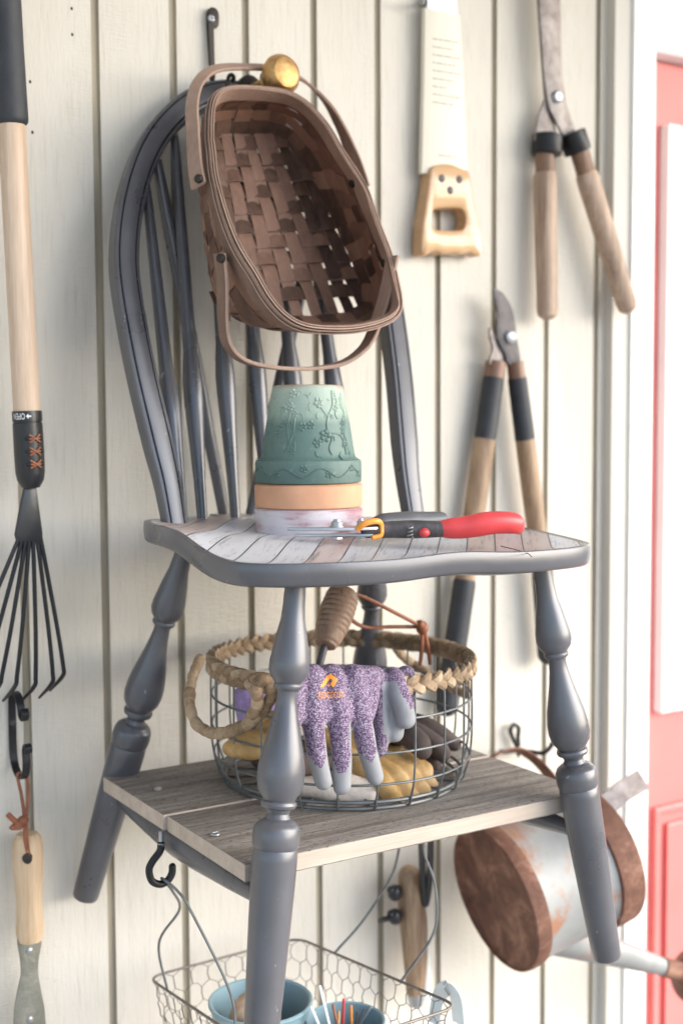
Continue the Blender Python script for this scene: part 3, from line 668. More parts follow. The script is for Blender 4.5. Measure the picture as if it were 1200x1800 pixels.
# ---------------------------------------------------------------- wire egg basket
EC = A([.203, -.222, 0.]); RX, RY, EZ = .149, .160, -.279; BZ = ZS+.004
eb = thing('wire_basket', 'grey wire basket with braided straw rim standing on the plank shelf', 'basket', (EC[0], EC[1], ZS+.0015))
def ering(f, z, n=96): t = np.linspace(0, 2*np.pi, n, endpoint=False); return np.stack([EC[0]+RX*f*np.cos(t), EC[1]+RY*f*np.sin(t), np.full(n, z)], 1)
wires = [tube(ering(f, z), r, 7, closed=True) for f, z, r in ((1.0, EZ, .0022), (1.0, EZ-.034, .0014), (1.0, EZ-.069, .0014), (.985, EZ-.103, .0014), (.93, BZ+.008, .0022), (.90, BZ, .0022), (.60, BZ, .0014), (.3, BZ, .0014))]
for k in range(22):
    t = 2*math.pi*(k+.35)/22; c, s = math.cos(t), math.sin(t)
    pts = [EC+A([RX*f*c, RY*f*s, z]) for f, z in ((1.0, EZ), (1.005, EZ-.04), (1.003, EZ-.08), (.985, EZ-.105), (.955, BZ+.012), (.90, BZ-.001), (.6, BZ-.001), (.3, BZ-.001))]
    wires.append(tube(spline(A(pts), 30), .0013, 6))
part('wire_frame', merge(*wires), WIRE, eb)
def braid(P, closed, amp, r, pitch, name='braided_rim'):
    P = np.asarray(P); n = len(P); T, N, B = frames(P, closed, [0, 0, 1]); out = []
    ln = np.linalg.norm(np.diff(P, axis=0, append=P[:1] if closed else P[-1:]), axis=1); s = np.concatenate([[0], np.cumsum(ln)[:-1]]); tot = ln.sum()
    turns = round(tot/pitch)*2*math.pi/tot
    for k in range(3):
        a = s*turns+k*2*math.pi/3; out.append(tube(P+N*(amp*np.sin(a))[:, None]+B*(amp*.55*np.sin(2*a))[:, None], r, 8, closed=closed, flat=.62, ref=[0, 0, 1]))
    return merge(*out)
part('braided_rim', braid(ering(1.0, EZ+.002, 420), True, .0060, .0058, .048), STRAW, eb)
def wrap(pts, r):
    P = spline(A(pts), 400); ln = np.concatenate([[0], np.cumsum(np.linalg.norm(np.diff(P, axis=0), axis=1))]); out = []
    s = 0.
    while s < ln[-1]-.004:
        l = RNG.uniform(.010, .016); q = np.linspace(s-.002, min(s+l+.003, ln[-1]), 8); c = A([np.interp(q, ln, P[:, i]) for i in range(3)]).T
        out.append(tube(c+RNG.normal(0, .0004, 3), r*A([.74, .93, 1.04, 1.08, 1.06, 1.0, .93, .76])*RNG.uniform(.93, 1.07), 11, flat=RNG.uniform(.85, 1))); s += l
    return merge(*out)
def wrap_plain(pts, r):
    P = spline(A(pts), 150); n = len(P); ln = np.concatenate([[0], np.cumsum(np.linalg.norm(np.diff(P, axis=0), axis=1))])
    ph = (ln/.0125) % 1; return tube(P, r*(.86+.2*np.sqrt(np.sin(np.pi*ph))), 12)
part('loop_handle', wrap([W(352, 1156, .21), W(338, 1195, .235), (W(334, 1235, .26)), W(345, 1272, .28), W(375, 1290, .30), W(420, 1280, .33), W(458, 1252, .355), W(478, 1222, .372), W(470, 1195, .375), W(452, 1205, .37), W(452, 1240, .365), W(440, 1262, .36)], .0062), STRAW, eb)
part('loop_handle', wrap([W(690, 1118, .08), W(700, 1145, .09), W(730, 1170, .10), W(770, 1192, .13), W(806, 1215, .17), W(822, 1218, .20), W(815, 1185, .22), W(800, 1150, .215)], .0060), STRAW, eb)

# ---------------------------------------------------------------- gloves
def blob(name, chains, vox=.0022, smooth=4):
    gs = []
    for pts, rr in chains:
        P = spline(A(pts), 8*len(pts)); r = np.interp(np.linspace(0, 1, len(P)), np.linspace(0, 1, len(rr)), rr); gs.append(rounded(P, r, 14))
    V, F = merge(*gs); me = bpy.data.meshes.new('tmp'); me.from_pydata(V.tolist(), [], F); me.update()
    o = bpy.data.objects.new('tmp', me); COL.objects.link(o)
    md = o.modifiers.new('r', 'REMESH'); md.mode = 'VOXEL'; md.voxel_size = vox
    ms = o.modifiers.new('s', 'SMOOTH'); ms.iterations = smooth; ms.factor = .5
    bpy.context.view_layer.update(); dg = bpy.context.evaluated_depsgraph_get(); ev = bpy.data.meshes.new_from_object(o.evaluated_get(dg))
    V = np.array([v.co[:] for v in ev.vertices]); F = [tuple(p.vertices) for p in ev.polygons]
    bpy.data.objects.remove(o); bpy.data.meshes.remove(me); bpy.data.meshes.remove(ev)
    return V, F
def wrinkle(V, amp, freq, seed):
    r = np.random.default_rng(seed); d = np.zeros(len(V)); 
    for _ in range(6):
        k = r.normal(size=3)*freq; d += np.sin(V@k+r.random()*6)
    return V+nrm(V-V.mean(0))*(d*amp/3)[:, None]
gl = thing('glove', 'purple melange knit glove with orange print draped over the front of the wire basket', 'glove', W(600, 1290, .38), 'gloves in the wire basket')
FING = [[(518, 1200), (512, 1262), (508, 1310), (507, 1352)], [(548, 1195), (550, 1262), (556, 1318), (568, 1374)], [(584, 1195), (594, 1262), (600, 1322), (601, 1382)], [(622, 1195), (632, 1258), (645, 1318), (659, 1366)]]
FR = [[.012, .0105, .0090, .0082], [.0135, .0118, .0105, .0092], [.0135, .0122, .0108, .0096], [.0135, .0116, .0105, .0090]]
ch = []
for pp_, rr in zip(FING, FR):
    x0 = pp_[0][0]; ch.append(([W(x0+30, 1225, .325), W(x0+8, 1195, .352), W(x0, 1190, .376)]+[W(x, y, d) for (x, y), d in zip(pp_, (.388, .395, .397, .397))], [.010, .011, .011]+rr))
ch.append(([W(668, 1225, .33), W(655, 1198, .36), W(650, 1192, .376), W(650, 1225, .388), W(646, 1250, .39)], [.010, .011, .011, .011, .009]))
for x in (532, 566, 603, 640): ch.append(([W(x, 1192, .378), W(x-1, 1225, .3865), W(x, 1254, .391)], [.0125, .0132, .0118]))
ch.append(([W(525, 1189, .372), W(590, 1188, .372), W(656, 1189, .372)], [.0115, .0115, .0115]))
V, F = blob('glove', ch, .0020, 5)
V = wrinkle(V, .0009, 95, 3)
mids = []
tips = [(A([W(*f[-2], .397), W(*f[-1], .397)])) for f in FING]
view = nrm(W(600, 1290, .39)-CAM)
for f in F:
    c = V[list(f)].mean(0); px_ = 600+((c-CAM)@RT)*FPX/((c-CAM)@FW); py_ = 900-((c-CAM)@UP)*FPX/((c-CAM)@FW)
    # distance to the back centre line of each finger decides where the rubber dip starts
    best = 9; tpar = 0; dep = 0
    for fpx in FING:
        q = A([W(x, y, .392) for x, y in fpx])
        for a, b in zip(q[:-1], q[1:]):
            t_ = np.clip((c-a)@(b-a)/((b-a)@(b-a)), 0, 1); e_ = c-(a+(b-a)*t_); d_ = np.linalg.norm(e_-view*(e_@view))
            if d_ < best: best = d_; dep = -(e_@view)
    endy = {0: 1352, 1: 1374, 2: 1382, 3: 1366}[int(np.argmin([abs(px_-np.interp(py_, [p[1] for p in f_], [p[0] for p in f_])) for f_ in FING]))]
    lim = np.interp(py_, [1255, 1275, endy-45, endy-22, endy-14], [.02, .0105, .0092, .0055, -1])
    mids.append(1 if (py_ > 1262 and best > lim) else 0)
g1 = part('glove_body', (V, F), [KNIT, GRAYDIP], gl, smooth=60, mids=mids)
bvh = BVHTree.FromPolygons([Vector(v) for v in V], F)
def textgeo(txt, size):
    cu = bpy.data.curves.new('t', 'FONT'); cu.body = txt; cu.size = size; cu.resolution_u = 3; o = bpy.data.objects.new('t', cu); COL.objects.link(o)
    bpy.context.view_layer.update(); me = bpy.data.meshes.new_from_object(o.evaluated_get(bpy.context.evaluated_depsgraph_get()))
    V = np.array([v.co[:] for v in me.vertices]); F = [tuple(p.vertices) for p in me.polygons]
    bpy.data.objects.remove(o); bpy.data.curves.remove(cu); bpy.data.meshes.remove(me); return V, F
def subdiv(V, F):
    V = [tuple(v) for v in V]; out = []
    for f in F:
        for i in range(1, len(f)-1): out.append((f[0], f[i], f[i+1]))
    for _ in range(2):
        cache = {}; nf = []
        def mid(a, b):
            k = (min(a, b), max(a, b))
            if k not in cache: cache[k] = len(V); V.append(tuple((V[a][i]+V[b][i])/2 for i in range(3)))
            return cache[k]
        for a, b, c in out:
            x, y, z = mid(a, b), mid(b, c), mid(c, a); nf += [(a, x, z), (x, b, y), (z, y, c), (x, y, z)]
        out = nf
    return A(V), out
def onglove(px2, F2):
    """lay a flat print (positions on the knit) onto the glove surface"""
    out = []
    for x, y in px2:
        d = nrm(W(x, y, .39)-CAM); hit = bvh.ray_cast(Vector(CAM), Vector(d)); p = A(hit[0]) if hit[0] is not None else W(x, y, .40)
        out.append(p-d*.0007)
    return A(out), F2
V2, F2 = subdiv(*textgeo('RIDGECUT', 1.0)); w0, w1 = V2[:, 0].min(), V2[:, 0].max(); hh = V2[:, 1].max()
tx = [(560+(x-w0)/(w1-w0)*44, 1228-y/hh*11-(x-w0)/(w1-w0)*1.0) for x, y, z in V2]
part('print', onglove(tx, F2), ORANGE, g1, smooth=0)
lg = [[(562, 1209), (574, 1189), (581, 1184), (594, 1195), (586, 1209), (580, 1203), (585, 1196), (580, 1193), (574, 1201), (571, 1206)], [(574, 1206), (578, 1202), (581, 1206), (577, 1205)]]
lgs = []
for poly in lg:
    v, f = subdiv([(x, y, 0) for x, y in poly], [(0, 1, 9), (1, 8, 9), (1, 2, 8), (2, 7, 8), (2, 3, 7), (3, 6, 7), (3, 4, 6), (4, 5, 6)] if len(poly) == 10 else [(0, 1, 2, 3)])
    lgs.append(onglove([(p[0], p[1]) for p in v], f))
part('emblem', merge(*lgs), ORANGE, g1, smooth=0)

def glove(name, chains, mats, label, vox=.0024, wr=(.0012, 90), dip=None, seed=1, cat='glove'):
    V, F = blob(name, chains, vox, 4); V = wrinkle(V, wr[0], wr[1], seed); b = A([V[:, 0].mean(), V[:, 1].mean(), V[:, 2].min()])
    mids = [1 if dip(V[list(f)].mean(0)) else 0 for f in F] if dip else None
    return tags(link('glove', (V, F), mats, b, None, 60, mids), label, cat, 'gloves in the wire basket')
def pxy(c): return 600+((c-CAM)@RT)*FPX/((c-CAM)@FW), 900-((c-CAM)@UP)*FPX/((c-CAM)@FW)
def dip2(c):
    x, y = pxy(c); return (y > 1198 and x < 694+(y-1198)*.55 and x > 672 and y < 1290) or (y > 1246 and x > 680)
glove('glove', [(L((672, 1235, .32), (664, 1195, .365), (668, 1230, .372), (671, 1275, .372), (668, 1320, .370)), [.010, .012, .011, .0105, .0075]),
                (L((700, 1230, .31), (690, 1192, .365), (697, 1210, .384), (708, 1240, .392), (712, 1264, .392)), [.010, .012, .012, .0115, .0110]),
                (L((712, 1220, .31), (712, 1190, .352), (716, 1205, .360), (718, 1225, .362)), [.010, .012, .010, .008]),
                (L((688, 1205, .372), (694, 1250, .376), (694, 1290, .377)), [.012, .0110, .0098])],
      [KNIT, GRAYDIP], 'purple knit glove with folded grey rubber fingers beside the one with the orange print', .0021, (.0008, 95), dip2, 4)
def fist(base, d, n, ln, r, spread, up=(0, 0, 1), droop=0.0, palm=.05, curl=.0):
    base = A(base, float); d = nrm(A(d, float)); s = nrm(np.cross(d, A(up, float))); ch = []; u = A(up, float)
    for k in range(n):
        o = (k-(n-1)/2); st = base+s*o*r*1.7; dd = nrm(d+s*o*spread); l = ln*(1-.12*abs(o-.3))
        ch.append(([base-d*palm+s*o*r*1.3, st, st+dd*l*.5+u*curl*l*.5, st+dd*l+A([0, 0, -droop])], [r*1.15, r*1.25, r*1.05, r*.9]))
    ch.append(([base-d*palm*.6-s*r*2.2, base-s*r*3.4+d*.01, base-s*r*3.6+d*.035], [r*1.1, r*1.05, r*.85]))
    return ch
glove('glove', [(L((404, 1316, .225), (428, 1306, .24), (470, 1300, .26)), [.0085, .0125, .0130]), (L((408, 1322, .235), (440, 1318, .25), (490, 1310, .27)), [.0080, .0115, .0120]), (L((432, 1300, .20), (455, 1284, .215), (486, 1268, .23)), [.0095, .0135, .0145]), (L((412, 1310, .205), (445, 1300, .21), (490, 1296, .23)), [.0080, .0130, .0140]), (L((470, 1290, .25), (500, 1275, .26)), [.012, .015])],
      TANL, 'mustard leather work glove lying creased at the left inside the wire basket', .0022, (.0030, 75), None, 5)
glove('glove', fist(W(668, 1345, .28), W(735, 1378, .33)-W(640, 1325, .26), 4, .058, .0118, .10, droop=.012, palm=.075), TANL, 'mustard leather work glove with bent fingers behind the purple gloves', seed=6, wr=(.0018, 110))
glove('glove', [(L((700, 1275, .20), (735, 1275, .24), (770, 1290, .26), (799, 1308, .268)), [.016, .014, .0125, .0095]), (L((695, 1285, .22), (730, 1290, .26), (765, 1310, .282), (778, 1326, .286)), [.016, .014, .0125, .0105]), (L((690, 1290, .24), (712, 1290, .28), (735, 1305, .30), (742, 1318, .304)), [.016, .0145, .0135, .0115]), (L((740, 1310, .25), (755, 1330, .262), (762, 1348, .266)), [.012, .012, .0105])], BROWNL, 'dark brown suede glove with fingers hanging at the right inside the wire basket', seed=7)
glove('glove', fist(W(585, 1380, .27), W(640, 1392, .31)-W(520, 1378, .27), 4, .050, .0105, .12, palm=.06), PALEL, 'pale canvas glove on the bottom of the wire basket near the front', seed=8, wr=(.0016, 100))
glove('glove', fist(W(668, 1390, .30), W(735, 1412, .32)-W(660, 1390, .30), 3, .04, .0105, .14, palm=.05), PALEL, 'pale crumpled glove under the mustard glove at the right of the basket bottom', seed=9, wr=(.0016, 100))
glove('glove', [(L((432, 1225, .20), (440, 1270, .21)), [.014, .015]), (L((455, 1220, .20), (465, 1275, .21)), [.015, .015]), (L((478, 1222, .20), (490, 1270, .21)), [.014, .014]), (L((500, 1240, .2), (500, 1290, .21)), [.014, .014])], LAV, 'lavender knit cuff standing up at the left inside the wire basket', seed=10)
glove('glove', fist(W(560, 1330, .22), W(620, 1325, .2)-W(500, 1335, .24), 4, .05, .013, .1, palm=.07), BROWNL, 'dark brown suede glove lying in the middle of the wire basket behind the purple glove', seed=11)

# ---------------------------------------------------------------- turned hand tool in the basket
ht = thing('hand_weeder', 'weeding tool with grooved brown handle and leather cord leaning out of the wire basket', 'hand tool', W(560, 1290, .23))
p0, p1 = W(571, 1136, .255), W(606, 1036, .232); prof = [(.010, 0), (.0125, .02), (.0130, .06)]
for k in range(40):
    f = .08+.86*k/39; r = np.interp(f, [0, .3, .6, .85, 1], [.0135, .0185, .0205, .0195, .016]); prof.append((r-(.0011 if (k % 4 == 0 and k > 6) else 0), f))
prof += [(.0140, .975), (.008, .995), (.001, 1.0)]
part('handle', lathe(p0, p1, prof, 28), TURNED, ht)
part('shaft', tube(spline(A([p0+(p1-p0)*.05, W(566, 1152, .258), W(560, 1185, .262), W(556, 1290, .25)]), 20), .0045, 10), DARKBLADE, ht)
cd = spline(A([W(600, 1040, .250), W(640, 1050, .245), W(690, 1075, .235), W(738, 1100, .225)]), 30)
c2 = spline(A([W(600, 1042, .225), W(610, 1080, .22), W(640, 1102, .21), W(690, 1102, .215), W(738, 1102, .222)]), 30)
part('leather_cord', merge(tube(cd, .0024, 8), tube(c2, .0024, 8), ball(W(742, 1104, .224), .0078, (1, 1, 1.15), 12, 8), ball(W(738, 1098, .226), .006, (1, 1, 1), 12, 8), tube(spline(A([W(742, 1108, .224), W(741, 1140, .224), W(738, 1170, .222)]), 12), .0024, 8), tube(spline(A([W(746, 1108, .224), W(752, 1140, .224), W(756, 1168, .222)]), 12), .0024, 8)), LEATHER, ht)

# ---------------------------------------------------------------- hand saw
sw = thing('hand_saw', 'hand saw in a cream printed card sleeve with a varnished wooden handle', 'saw', W(780, 440, .01))
part('blade', wallslab([(752, -60), (800, -60), (806, 60), (815, 292), (745, 292), (750, 60)], .018, .0015, .0003), STEEL, sw, smooth=0)
sl_ = part('card_sleeve', wallslab([(747, 12), (808, 26), (814, 120), (822, 304), (741, 304), (745, 150)], .022, .009, .0008), CREAM, sw, smooth=30)
def onwall(x, y, d): return W(x, y, d)
def barline(x0, y0, x1, y1, d, th=.0011):
    out = []; x = x0
    while x < x1-2:
        wl = random.choice((5, 7, 9, 12)); xe = min(x+wl, x1); ya = y0+(y1-y0)*(x-x0)/(x1-x0); yb = y0+(y1-y0)*(xe-x0)/(x1-x0)
        a, b = W(x, ya, d), W(xe, yb, d); out.append((A([a-[0, 0, th/2], b-[0, 0, th/2], b+[0, 0, th/2], a+[0, 0, th/2]]), [(0, 1, 2, 3)])); x = xe+1.8
    return merge(*out)
tl = []
for k, (xe) in enumerate((808, 796, 808, 800, 808, 798, 787, 810, 797)):
    y = 67+k*13.9; tl.append(barline(760, y, xe, y+(xe-760)*.16, .0225))
tl.append(barline(770, 272, 803, 276, .0225))
for g_ in tl: part('printed_line', g_, INK, sl_, smooth=0)
SH = [(762, 292), (790, 287), (815, 296), (826, 304), (833, 350), (842, 388), (847, 420), (846, 446), (840, 449), (826, 443), (812, 447), (798, 444), (780, 446), (766, 441), (750, 448), (742, 444), (743, 400), (750, 350), (756, 310)]
SHH = [(760, 378), (763, 369), (775, 366), (800, 365), (813, 368), (818, 378), (818, 392), (813, 402), (795, 404), (772, 403), (762, 399), (759, 389)]
part('handle', wallslab(SH, .030, .026, .004, 96, SHH), SAWWOOD, sw)
for x, y in ((776, 313), (807, 315), (791, 334)):
    c = W(x, y, .030); part('rivet', lathe(c+A([0, .002, 0]), c+A([0, -.0012, 0]), [(.0058, 0), (.0056, .7), (.004, 1)], 16), DARKBLADE, sw)
solo('nail_hook', tube(spline(A([W(738, 4, .0), W(742, 3, .03), W(743, -4, .036)]), 16), .0028, 8), STEEL, 'small steel nail holding the hand saw at the top edge', 'nail')

# ---------------------------------------------------------------- hedge shears
hs_ = thing('hedge_shears', 'old hedge shears with open worn wooden handles hanging beside the door', 'shears', W(980, 400, .01))
part('blade', wallslab([(946, -120), (984, -120), (985, 0), (987, 130), (996, 185), (1006, 215), (1018, 246), (994, 246), (980, 218), (966, 190), (957, 137), (953, 83), (947, 0)], .034, .005, .0012), RUST2, hs_, smooth=30)
part('blade', wallslab([(938, -120), (962, -120), (966, 60), (972, 150), (978, 190), (976, 212), (978, 246), (940, 246), (946, 205), (958, 172), (950, 60)], .028, .005, .0012), RUST2, hs_, smooth=30)
c = W(978, 170, .034); part('pivot_bolt', lathe(c, c+A([0, -.006, 0]), [(.0095, 0), (.0092, .5), (.006, 1)], 20), STEEL, hs_)
part('ferrule', lathe(W(962, 236, .027), W(960, 272, .027), [(.019, 0), (.0225, .05), (.0225, .9), (.021, 1)], 24), IRON, hs_)
part('ferrule', lathe(W(1004, 232, .033), W(1016, 268, .035), [(.018, 0), (.0205, .05), (.0205, .9), (.019, 1)], 24), IRON, hs_)
def neck(a, b, k0): return lathe(A(a), A(a)+(A(b)-A(a))*k0, [(.0142, 0), (.0142, .8), (.0150, .93), (.0145, 1)], 24)
NECK = wood('worn dark handle neck', (.085, .045, .026), (.33, .20, .125), .5)
def grip(a, b, k0): 
    pr_ = [(.0135, 0), (.0135, k0*.8), (.0150, k0), (.0170, k0+.01), (.0175, k0+.06), (.0168, .5), (.0158, .85), (.0160, .93), (.0140, .975), (.008, .995), (.001, 1)]
    return lathe(a, b, pr_, 24)
g_ = part('handle', grip(W(957, 268, .027), W(962, 562, .032), .12), AGEDWOOD, hs_); part('handle_neck', neck(W(957, 268, .027), W(962, 562, .032), .125), NECK, g_)
g_ = part('handle', grip(W(1018, 266, .035), W(1106, 550, .046), .13), AGEDWOOD, hs_); part('handle_neck', neck(W(1018, 266, .035), W(1106, 550, .046), .135), NECK, g_)

# ---------------------------------------------------------------- loppers
lp = thing('loppers', 'long loppers with black sleeved wooden handles hanging behind the seat', 'loppers', W(890, 900, .01))
part('blade', wallslab([(868, 508), (876, 509), (886, 517), (900, 541), (906, 570), (908, 592), (912, 610), (914, 640), (894, 640), (888, 622), (878, 603), (873, 580), (875, 552), (870, 528)], .036, .004, .001, 60), DARKBLADE, lp, smooth=30)
part('hook', wallslab([(862, 575), (872, 592), (884, 612), (893, 620), (893, 640), (861, 640), (866, 612), (861, 592)], .031, .005, .001, 48), RUST2, lp, smooth=30)
c = W(896, 592, .036); part('pivot_bolt', lathe(c, c+A([0, -.006, 0]), [(.0098, 0), (.0095, .6), (.006, 1)], 18), STEEL, lp)
def lop(pts, d):
    P = A([W(x, y, d) for x, y, _ in pts]); return P
def seg(y0, y1, x0, x1, r0, r1, d, mat, name, par, ends=False):
    a, b = W(x0, y0, d), W(x1, y1, d); f = rounded if ends else tube
    return part(name, f(A([a+(b-a)*t for t in np.linspace(0, 1, 8)]), np.linspace(r0, r1, 8), 20), mat, par)
def xl(y): return 871+(y-638)*(-.1425)
def xr(y): return 905+(y-638)*(.129)
seg(636, 668, xl(636), xl(668), .0150, .0150, .024, TOOLWOOD, 'collar', lp); seg(664, 772, xl(664), xl(772), .0152, .0160, .024, BLACKRUB, 'sleeve', lp)
seg(770, 1030, xl(770), xl(1030), .0158, .0150, .024, WARMWOOD, 'handle', lp); seg(1026, 1240, xl(1026), xl(1240), .0165, .0165, .024, BLACKRUB, 'grip', lp, True)
seg(636, 668, xr(636), xr(668), .0125, .0130, .030, TOOLWOOD, 'collar', lp); seg(664, 772, xr(664), xr(772), .0140, .0150, .030, BLACKRUB, 'sleeve', lp)
seg(770, 1012, xr(770), xr(1012), .0148, .0150, .030, WARMWOOD, 'handle', lp); seg(1008, 1150, xr(1008), xr(1150)-8, .0162, .0162, .030, BLACKRUB, 'grip', lp, True)

# ---------------------------------------------------------------- long handled rake, left
RD = .062
rk = thing('hand_rake', 'hand rake with pale ash shaft, black grip and thin black tines at the left edge', 'rake', W(50, 1200, .03))
def ax(y): return 20.5+(y-220)*(25.5/480)
def pw(y): return 1/((W(ax(y), y, RD)-CAM)@FW)*FPX
a, b = W(ax(-120), -120, RD), W(ax(220), 220, RD)
part('grip', lathe(a, b, [(.0175, 0), (.0175, .25), (.0178, .60), (.0186, .9), (.0188, .965), (.0182, .985), (.0150, 1.0)], 28), BLACKRUB, rk)
part('shaft', tube(A([W(ax(y), y, RD) for y in np.linspace(210, 728, 12)]), .0152, 24), PALEWOOD, rk)
sk0, sk1 = W(ax(722), 722, RD), W(54.5, 857, RD)
sock = part('socket', lathe(sk0, sk1, [(.0165, 0), (.0168, .02), (.0168, .135), (.0160, .14), (.0160, .155), (.0168, .16), (.0170, .55), (.0166, .80), (.0150, .90), (.0115, .97), (.0100, 1)], 28), BLACKPL, rk)
sax = nrm(sk1-sk0); vd = nrm(CAM-sk0); vd = nrm(vd-sax*(vd@sax)); sd_ = np.cross(sax, vd)
def onsock(ang_, t, dr=.0004): return sk0+(sk1-sk0)*t+(.0168+dr)*(math.cos(ang_)*vd+math.sin(ang_)*sd_)
V2, F2 = subdiv(*textgeo('OPEN', 1.0)); w0, w1 = V2[:, 0].min(), V2[:, 0].max(); hh = V2[:, 1].max()
txs = -1 if (sd_@RT) > 0 else 1
# the band is upside down: reading direction runs right to left, letters stand towards the tines
tv = A([onsock(txs*(.14+(x-w0)/(w1-w0)*.86), .030+y/hh*.080) for x, y, z in V2])
arr = A([onsock(txs*(.07-u*2.6), .070+v) for u, v in ((0.0, 0), (.06, .034), (.06, .010), (.13, .010), (.13, -.010), (.06, -.010), (.06, -.034))])
part('print', merge((tv, F2), (arr, [(0, 1, 2), (0, 2, 5), (0, 5, 6), (2, 3, 4, 5)])), WHITEINK, sock, smooth=0)
lc = []
sg = 1 if (sd_@RT) > 0 else -1
for k in range(3):
    t0 = .36+.165*k; c0 = sg*.42
    for s in (-1, 1):
        lc.append(tube(A([onsock(c0-.36, t0-s*.050, .0012), onsock(c0, t0, .0024), onsock(c0+.36, t0+s*.050, .0012)]), .00125, 6))
    lc.append(tube(A([onsock(c0-.36, t0, .0012), onsock(c0+.36, t0, .0022)]), .0011, 6))
part('lacing', merge(*lc), LEATHER, sock)
eyes = [ball(onsock(sg*(.42+s*.52), .36+.165*k, -.0002), .0022, (1, 1, 1), 10, 6) for k in range(3) for s in (-1, 1)]
part('eyelets', merge(*eyes), IRON, sock)
part('neck', wallslab([(45, 850), (64, 850), (68, 880), (76, 940), (73, 952), (30, 952), (27, 940), (38, 880)], RD+.004, .006, .0015), BLACKPL, rk)
TN = [(32, -62, 1165), (38, -28, 1188), (44, 2, 1196), (50, 29, 1199), (56, 63, 1199), (63, 94, 1194), (69, 113, 1181)]
for x0, x1, y1 in TN:
    a = W(x0+2, 944, RD+.001); b = W(x1, y1, RD+.004); e_ = b+A([-.002, .046, -.030])
    P = spline(A([a, a+(b-a)*.33+A([0, -.002, 0]), a+(b-a)*.66+A([0, -.003, 0]), a+(b-a)*.95, b+A([0, .006, -.006]), e_]), 40)
    part('tine', tube(P, np.interp(np.linspace(0, 1, 40), [0, .85, 1], [.0026, .0026, .0016]), 8), IRON, rk)

# ---------------------------------------------------------------- strap hook and trowel, left
sh_ = thing('strap_hook', 'black iron double strap hook holding the wooden handled trowel', 'hook', W(30, 1350, .01))
x_ = W(22, 1270, .004)[0]; z0 = W(22, 1228, .004)[2]; z9 = W(30, 1345, .004)[2]
pts = [(.050, z0-.004), (.054, z0-.010), (.049, z0-.017), (.041, z0-.013), (.036, z0-.001), (.027, z0+.008), (.014, z0+.009), (.005, z0+.001), (.0035, z0-.025), (.0035, z9+.025), (.007, z9+.006), (.018, z9-.005), (.034, z9-.008), (.048, z9-.001), (.053, z9+.012), (.052, z9+.028), (.056, z9+.036), (.062, z9+.034), (.061, z9+.028)]
P = spline(A([[x_, -d, z] for d, z in pts]), 140)
part('strap', ribbon(P, A([1., 0, 0]), .0092, .0030), IRON, sh_, smooth=30)
c = W(23, 1271, .0055); part('screw', lathe(c+A([0, .002, 0]), c+A([0, -.0015, 0]), [(.0042, 0), (.004, .6), (.0025, 1)], 14), DARKBLADE, sh_)
tr = thing('hand_trowel', 'trowel with short beech handle and steel blade hanging by a leather strap', 'trowel', W(50, 1700, .03))
hz = [x_, -.036, z9-.008]
part('leather_strap', merge(ribbon(spline(A([W(47, 1512, .052), W(44, 1480, .052), W(43, 1440, .046), W(38, 1400, .034), A(hz)+A([-.004, .004, .003]), A(hz)+A([.001, 0, .0055]), A(hz)+A([.004, -.006, .002]), W(50, 1400, .044), W(46, 1440, .048), W(48, 1480, .053), W(52, 1512, .053)]), 90), A([.3, -1, .1]), .0052, .0024),
     ball(W(41, 1442, .052), .0062, (1.1, 1, .9), 12, 8), ball(W(32, 1450, .052), .0060, (1.1, 1, 1.1), 12, 8), tube(spline(A([W(34, 1448, .052), W(24, 1442, .054), W(14, 1432, .054)]), 12), .0034, 8), tube(spline(A([W(34, 1452, .052), W(24, 1456, .054), W(19, 1453, .054)]), 12), .003, 8)), LEATHER, tr, smooth=30)
p0, p1 = W(48, 1463, .038), W(53, 1653, .038); k_ = 1/1390
tp = [(.004, 0), (.012, .012), (.0160, .05), (.0176, .13), (.0178, .22), (.0170, .40), (.0155, .58), (.0150, .68), (.0156, .80), (.0165, .865), (.0160, .885), (.0164, .905), (.0155, .96), (.0140, 1.0)]
hd = part('handle', lathe(p0, p1, tp, 28), BEECH, tr)
c = W(50, 1509, .0545); part('hanging_hole', lathe(c+A([0, .004, 0]), c+A([0, -.0012, 0]), [(.0068, 0), (.0068, .9), (.005, 1)], 18), BROWNIRON, hd)
part('blade', wallslab([(33, 1646), (72, 1646), (68, 1690), (68, 1715), (74, 1750), (80, 1790), (82, 1900), (24, 1900), (25, 1790), (30, 1750), (37, 1715), (36, 1690)], .040, .003, .0006, 60), OLIVE, tr, smooth=30)
for x, y in ((52, 1672), (53, 1793)):
    c = W(x, y, .040); part('rivet', lathe(c, c+A([0, -.0022, 0]), [(.0040, 0), (.0036, .5), (.001, 1)], 12), STEEL, tr)

# ---------------------------------------------------------------- watering can and its hook
wc = thing('watering_can', 'galvanised watering can with rusted base and rim hanging on its side', 'watering can', W(900, 1640, .02))
A0 = W(868, 1581, .150); adir = nrm(A([.93, -.10, .20])); RC = .101; LC = .172
u = nrm(np.cross(adir, A([0, 1., 0]))); vv = np.cross(adir, u)
part('body', lathe(A0+adir*.022, A0+adir*(LC-.03), [(RC*.985, 0), (RC*.985, .03), (RC*.97, .06), (RC*.93, .95), (RC*.95, 1)], 64), GALV, wc)
part('base_band', lathe(A0, A0+adir, [(RC*.90, .006), (RC*.965, .003), (RC*.985, -.001), (RC*1.005, .001), (RC*1.015, .010), (RC*1.0, .0225), (RC*.97, .0227)], 64), RUST, wc)
part('top_band', lathe(A0+adir*(LC-.0305), A0+adir*(LC+.012), [(RC*.95, 0), (RC*.99, .05), (RC*1.0, .5), (RC*.99, .9), (RC*.94, 1), (RC*.90, 1.01), (RC*.88, .6)], 64), RUST, wc)
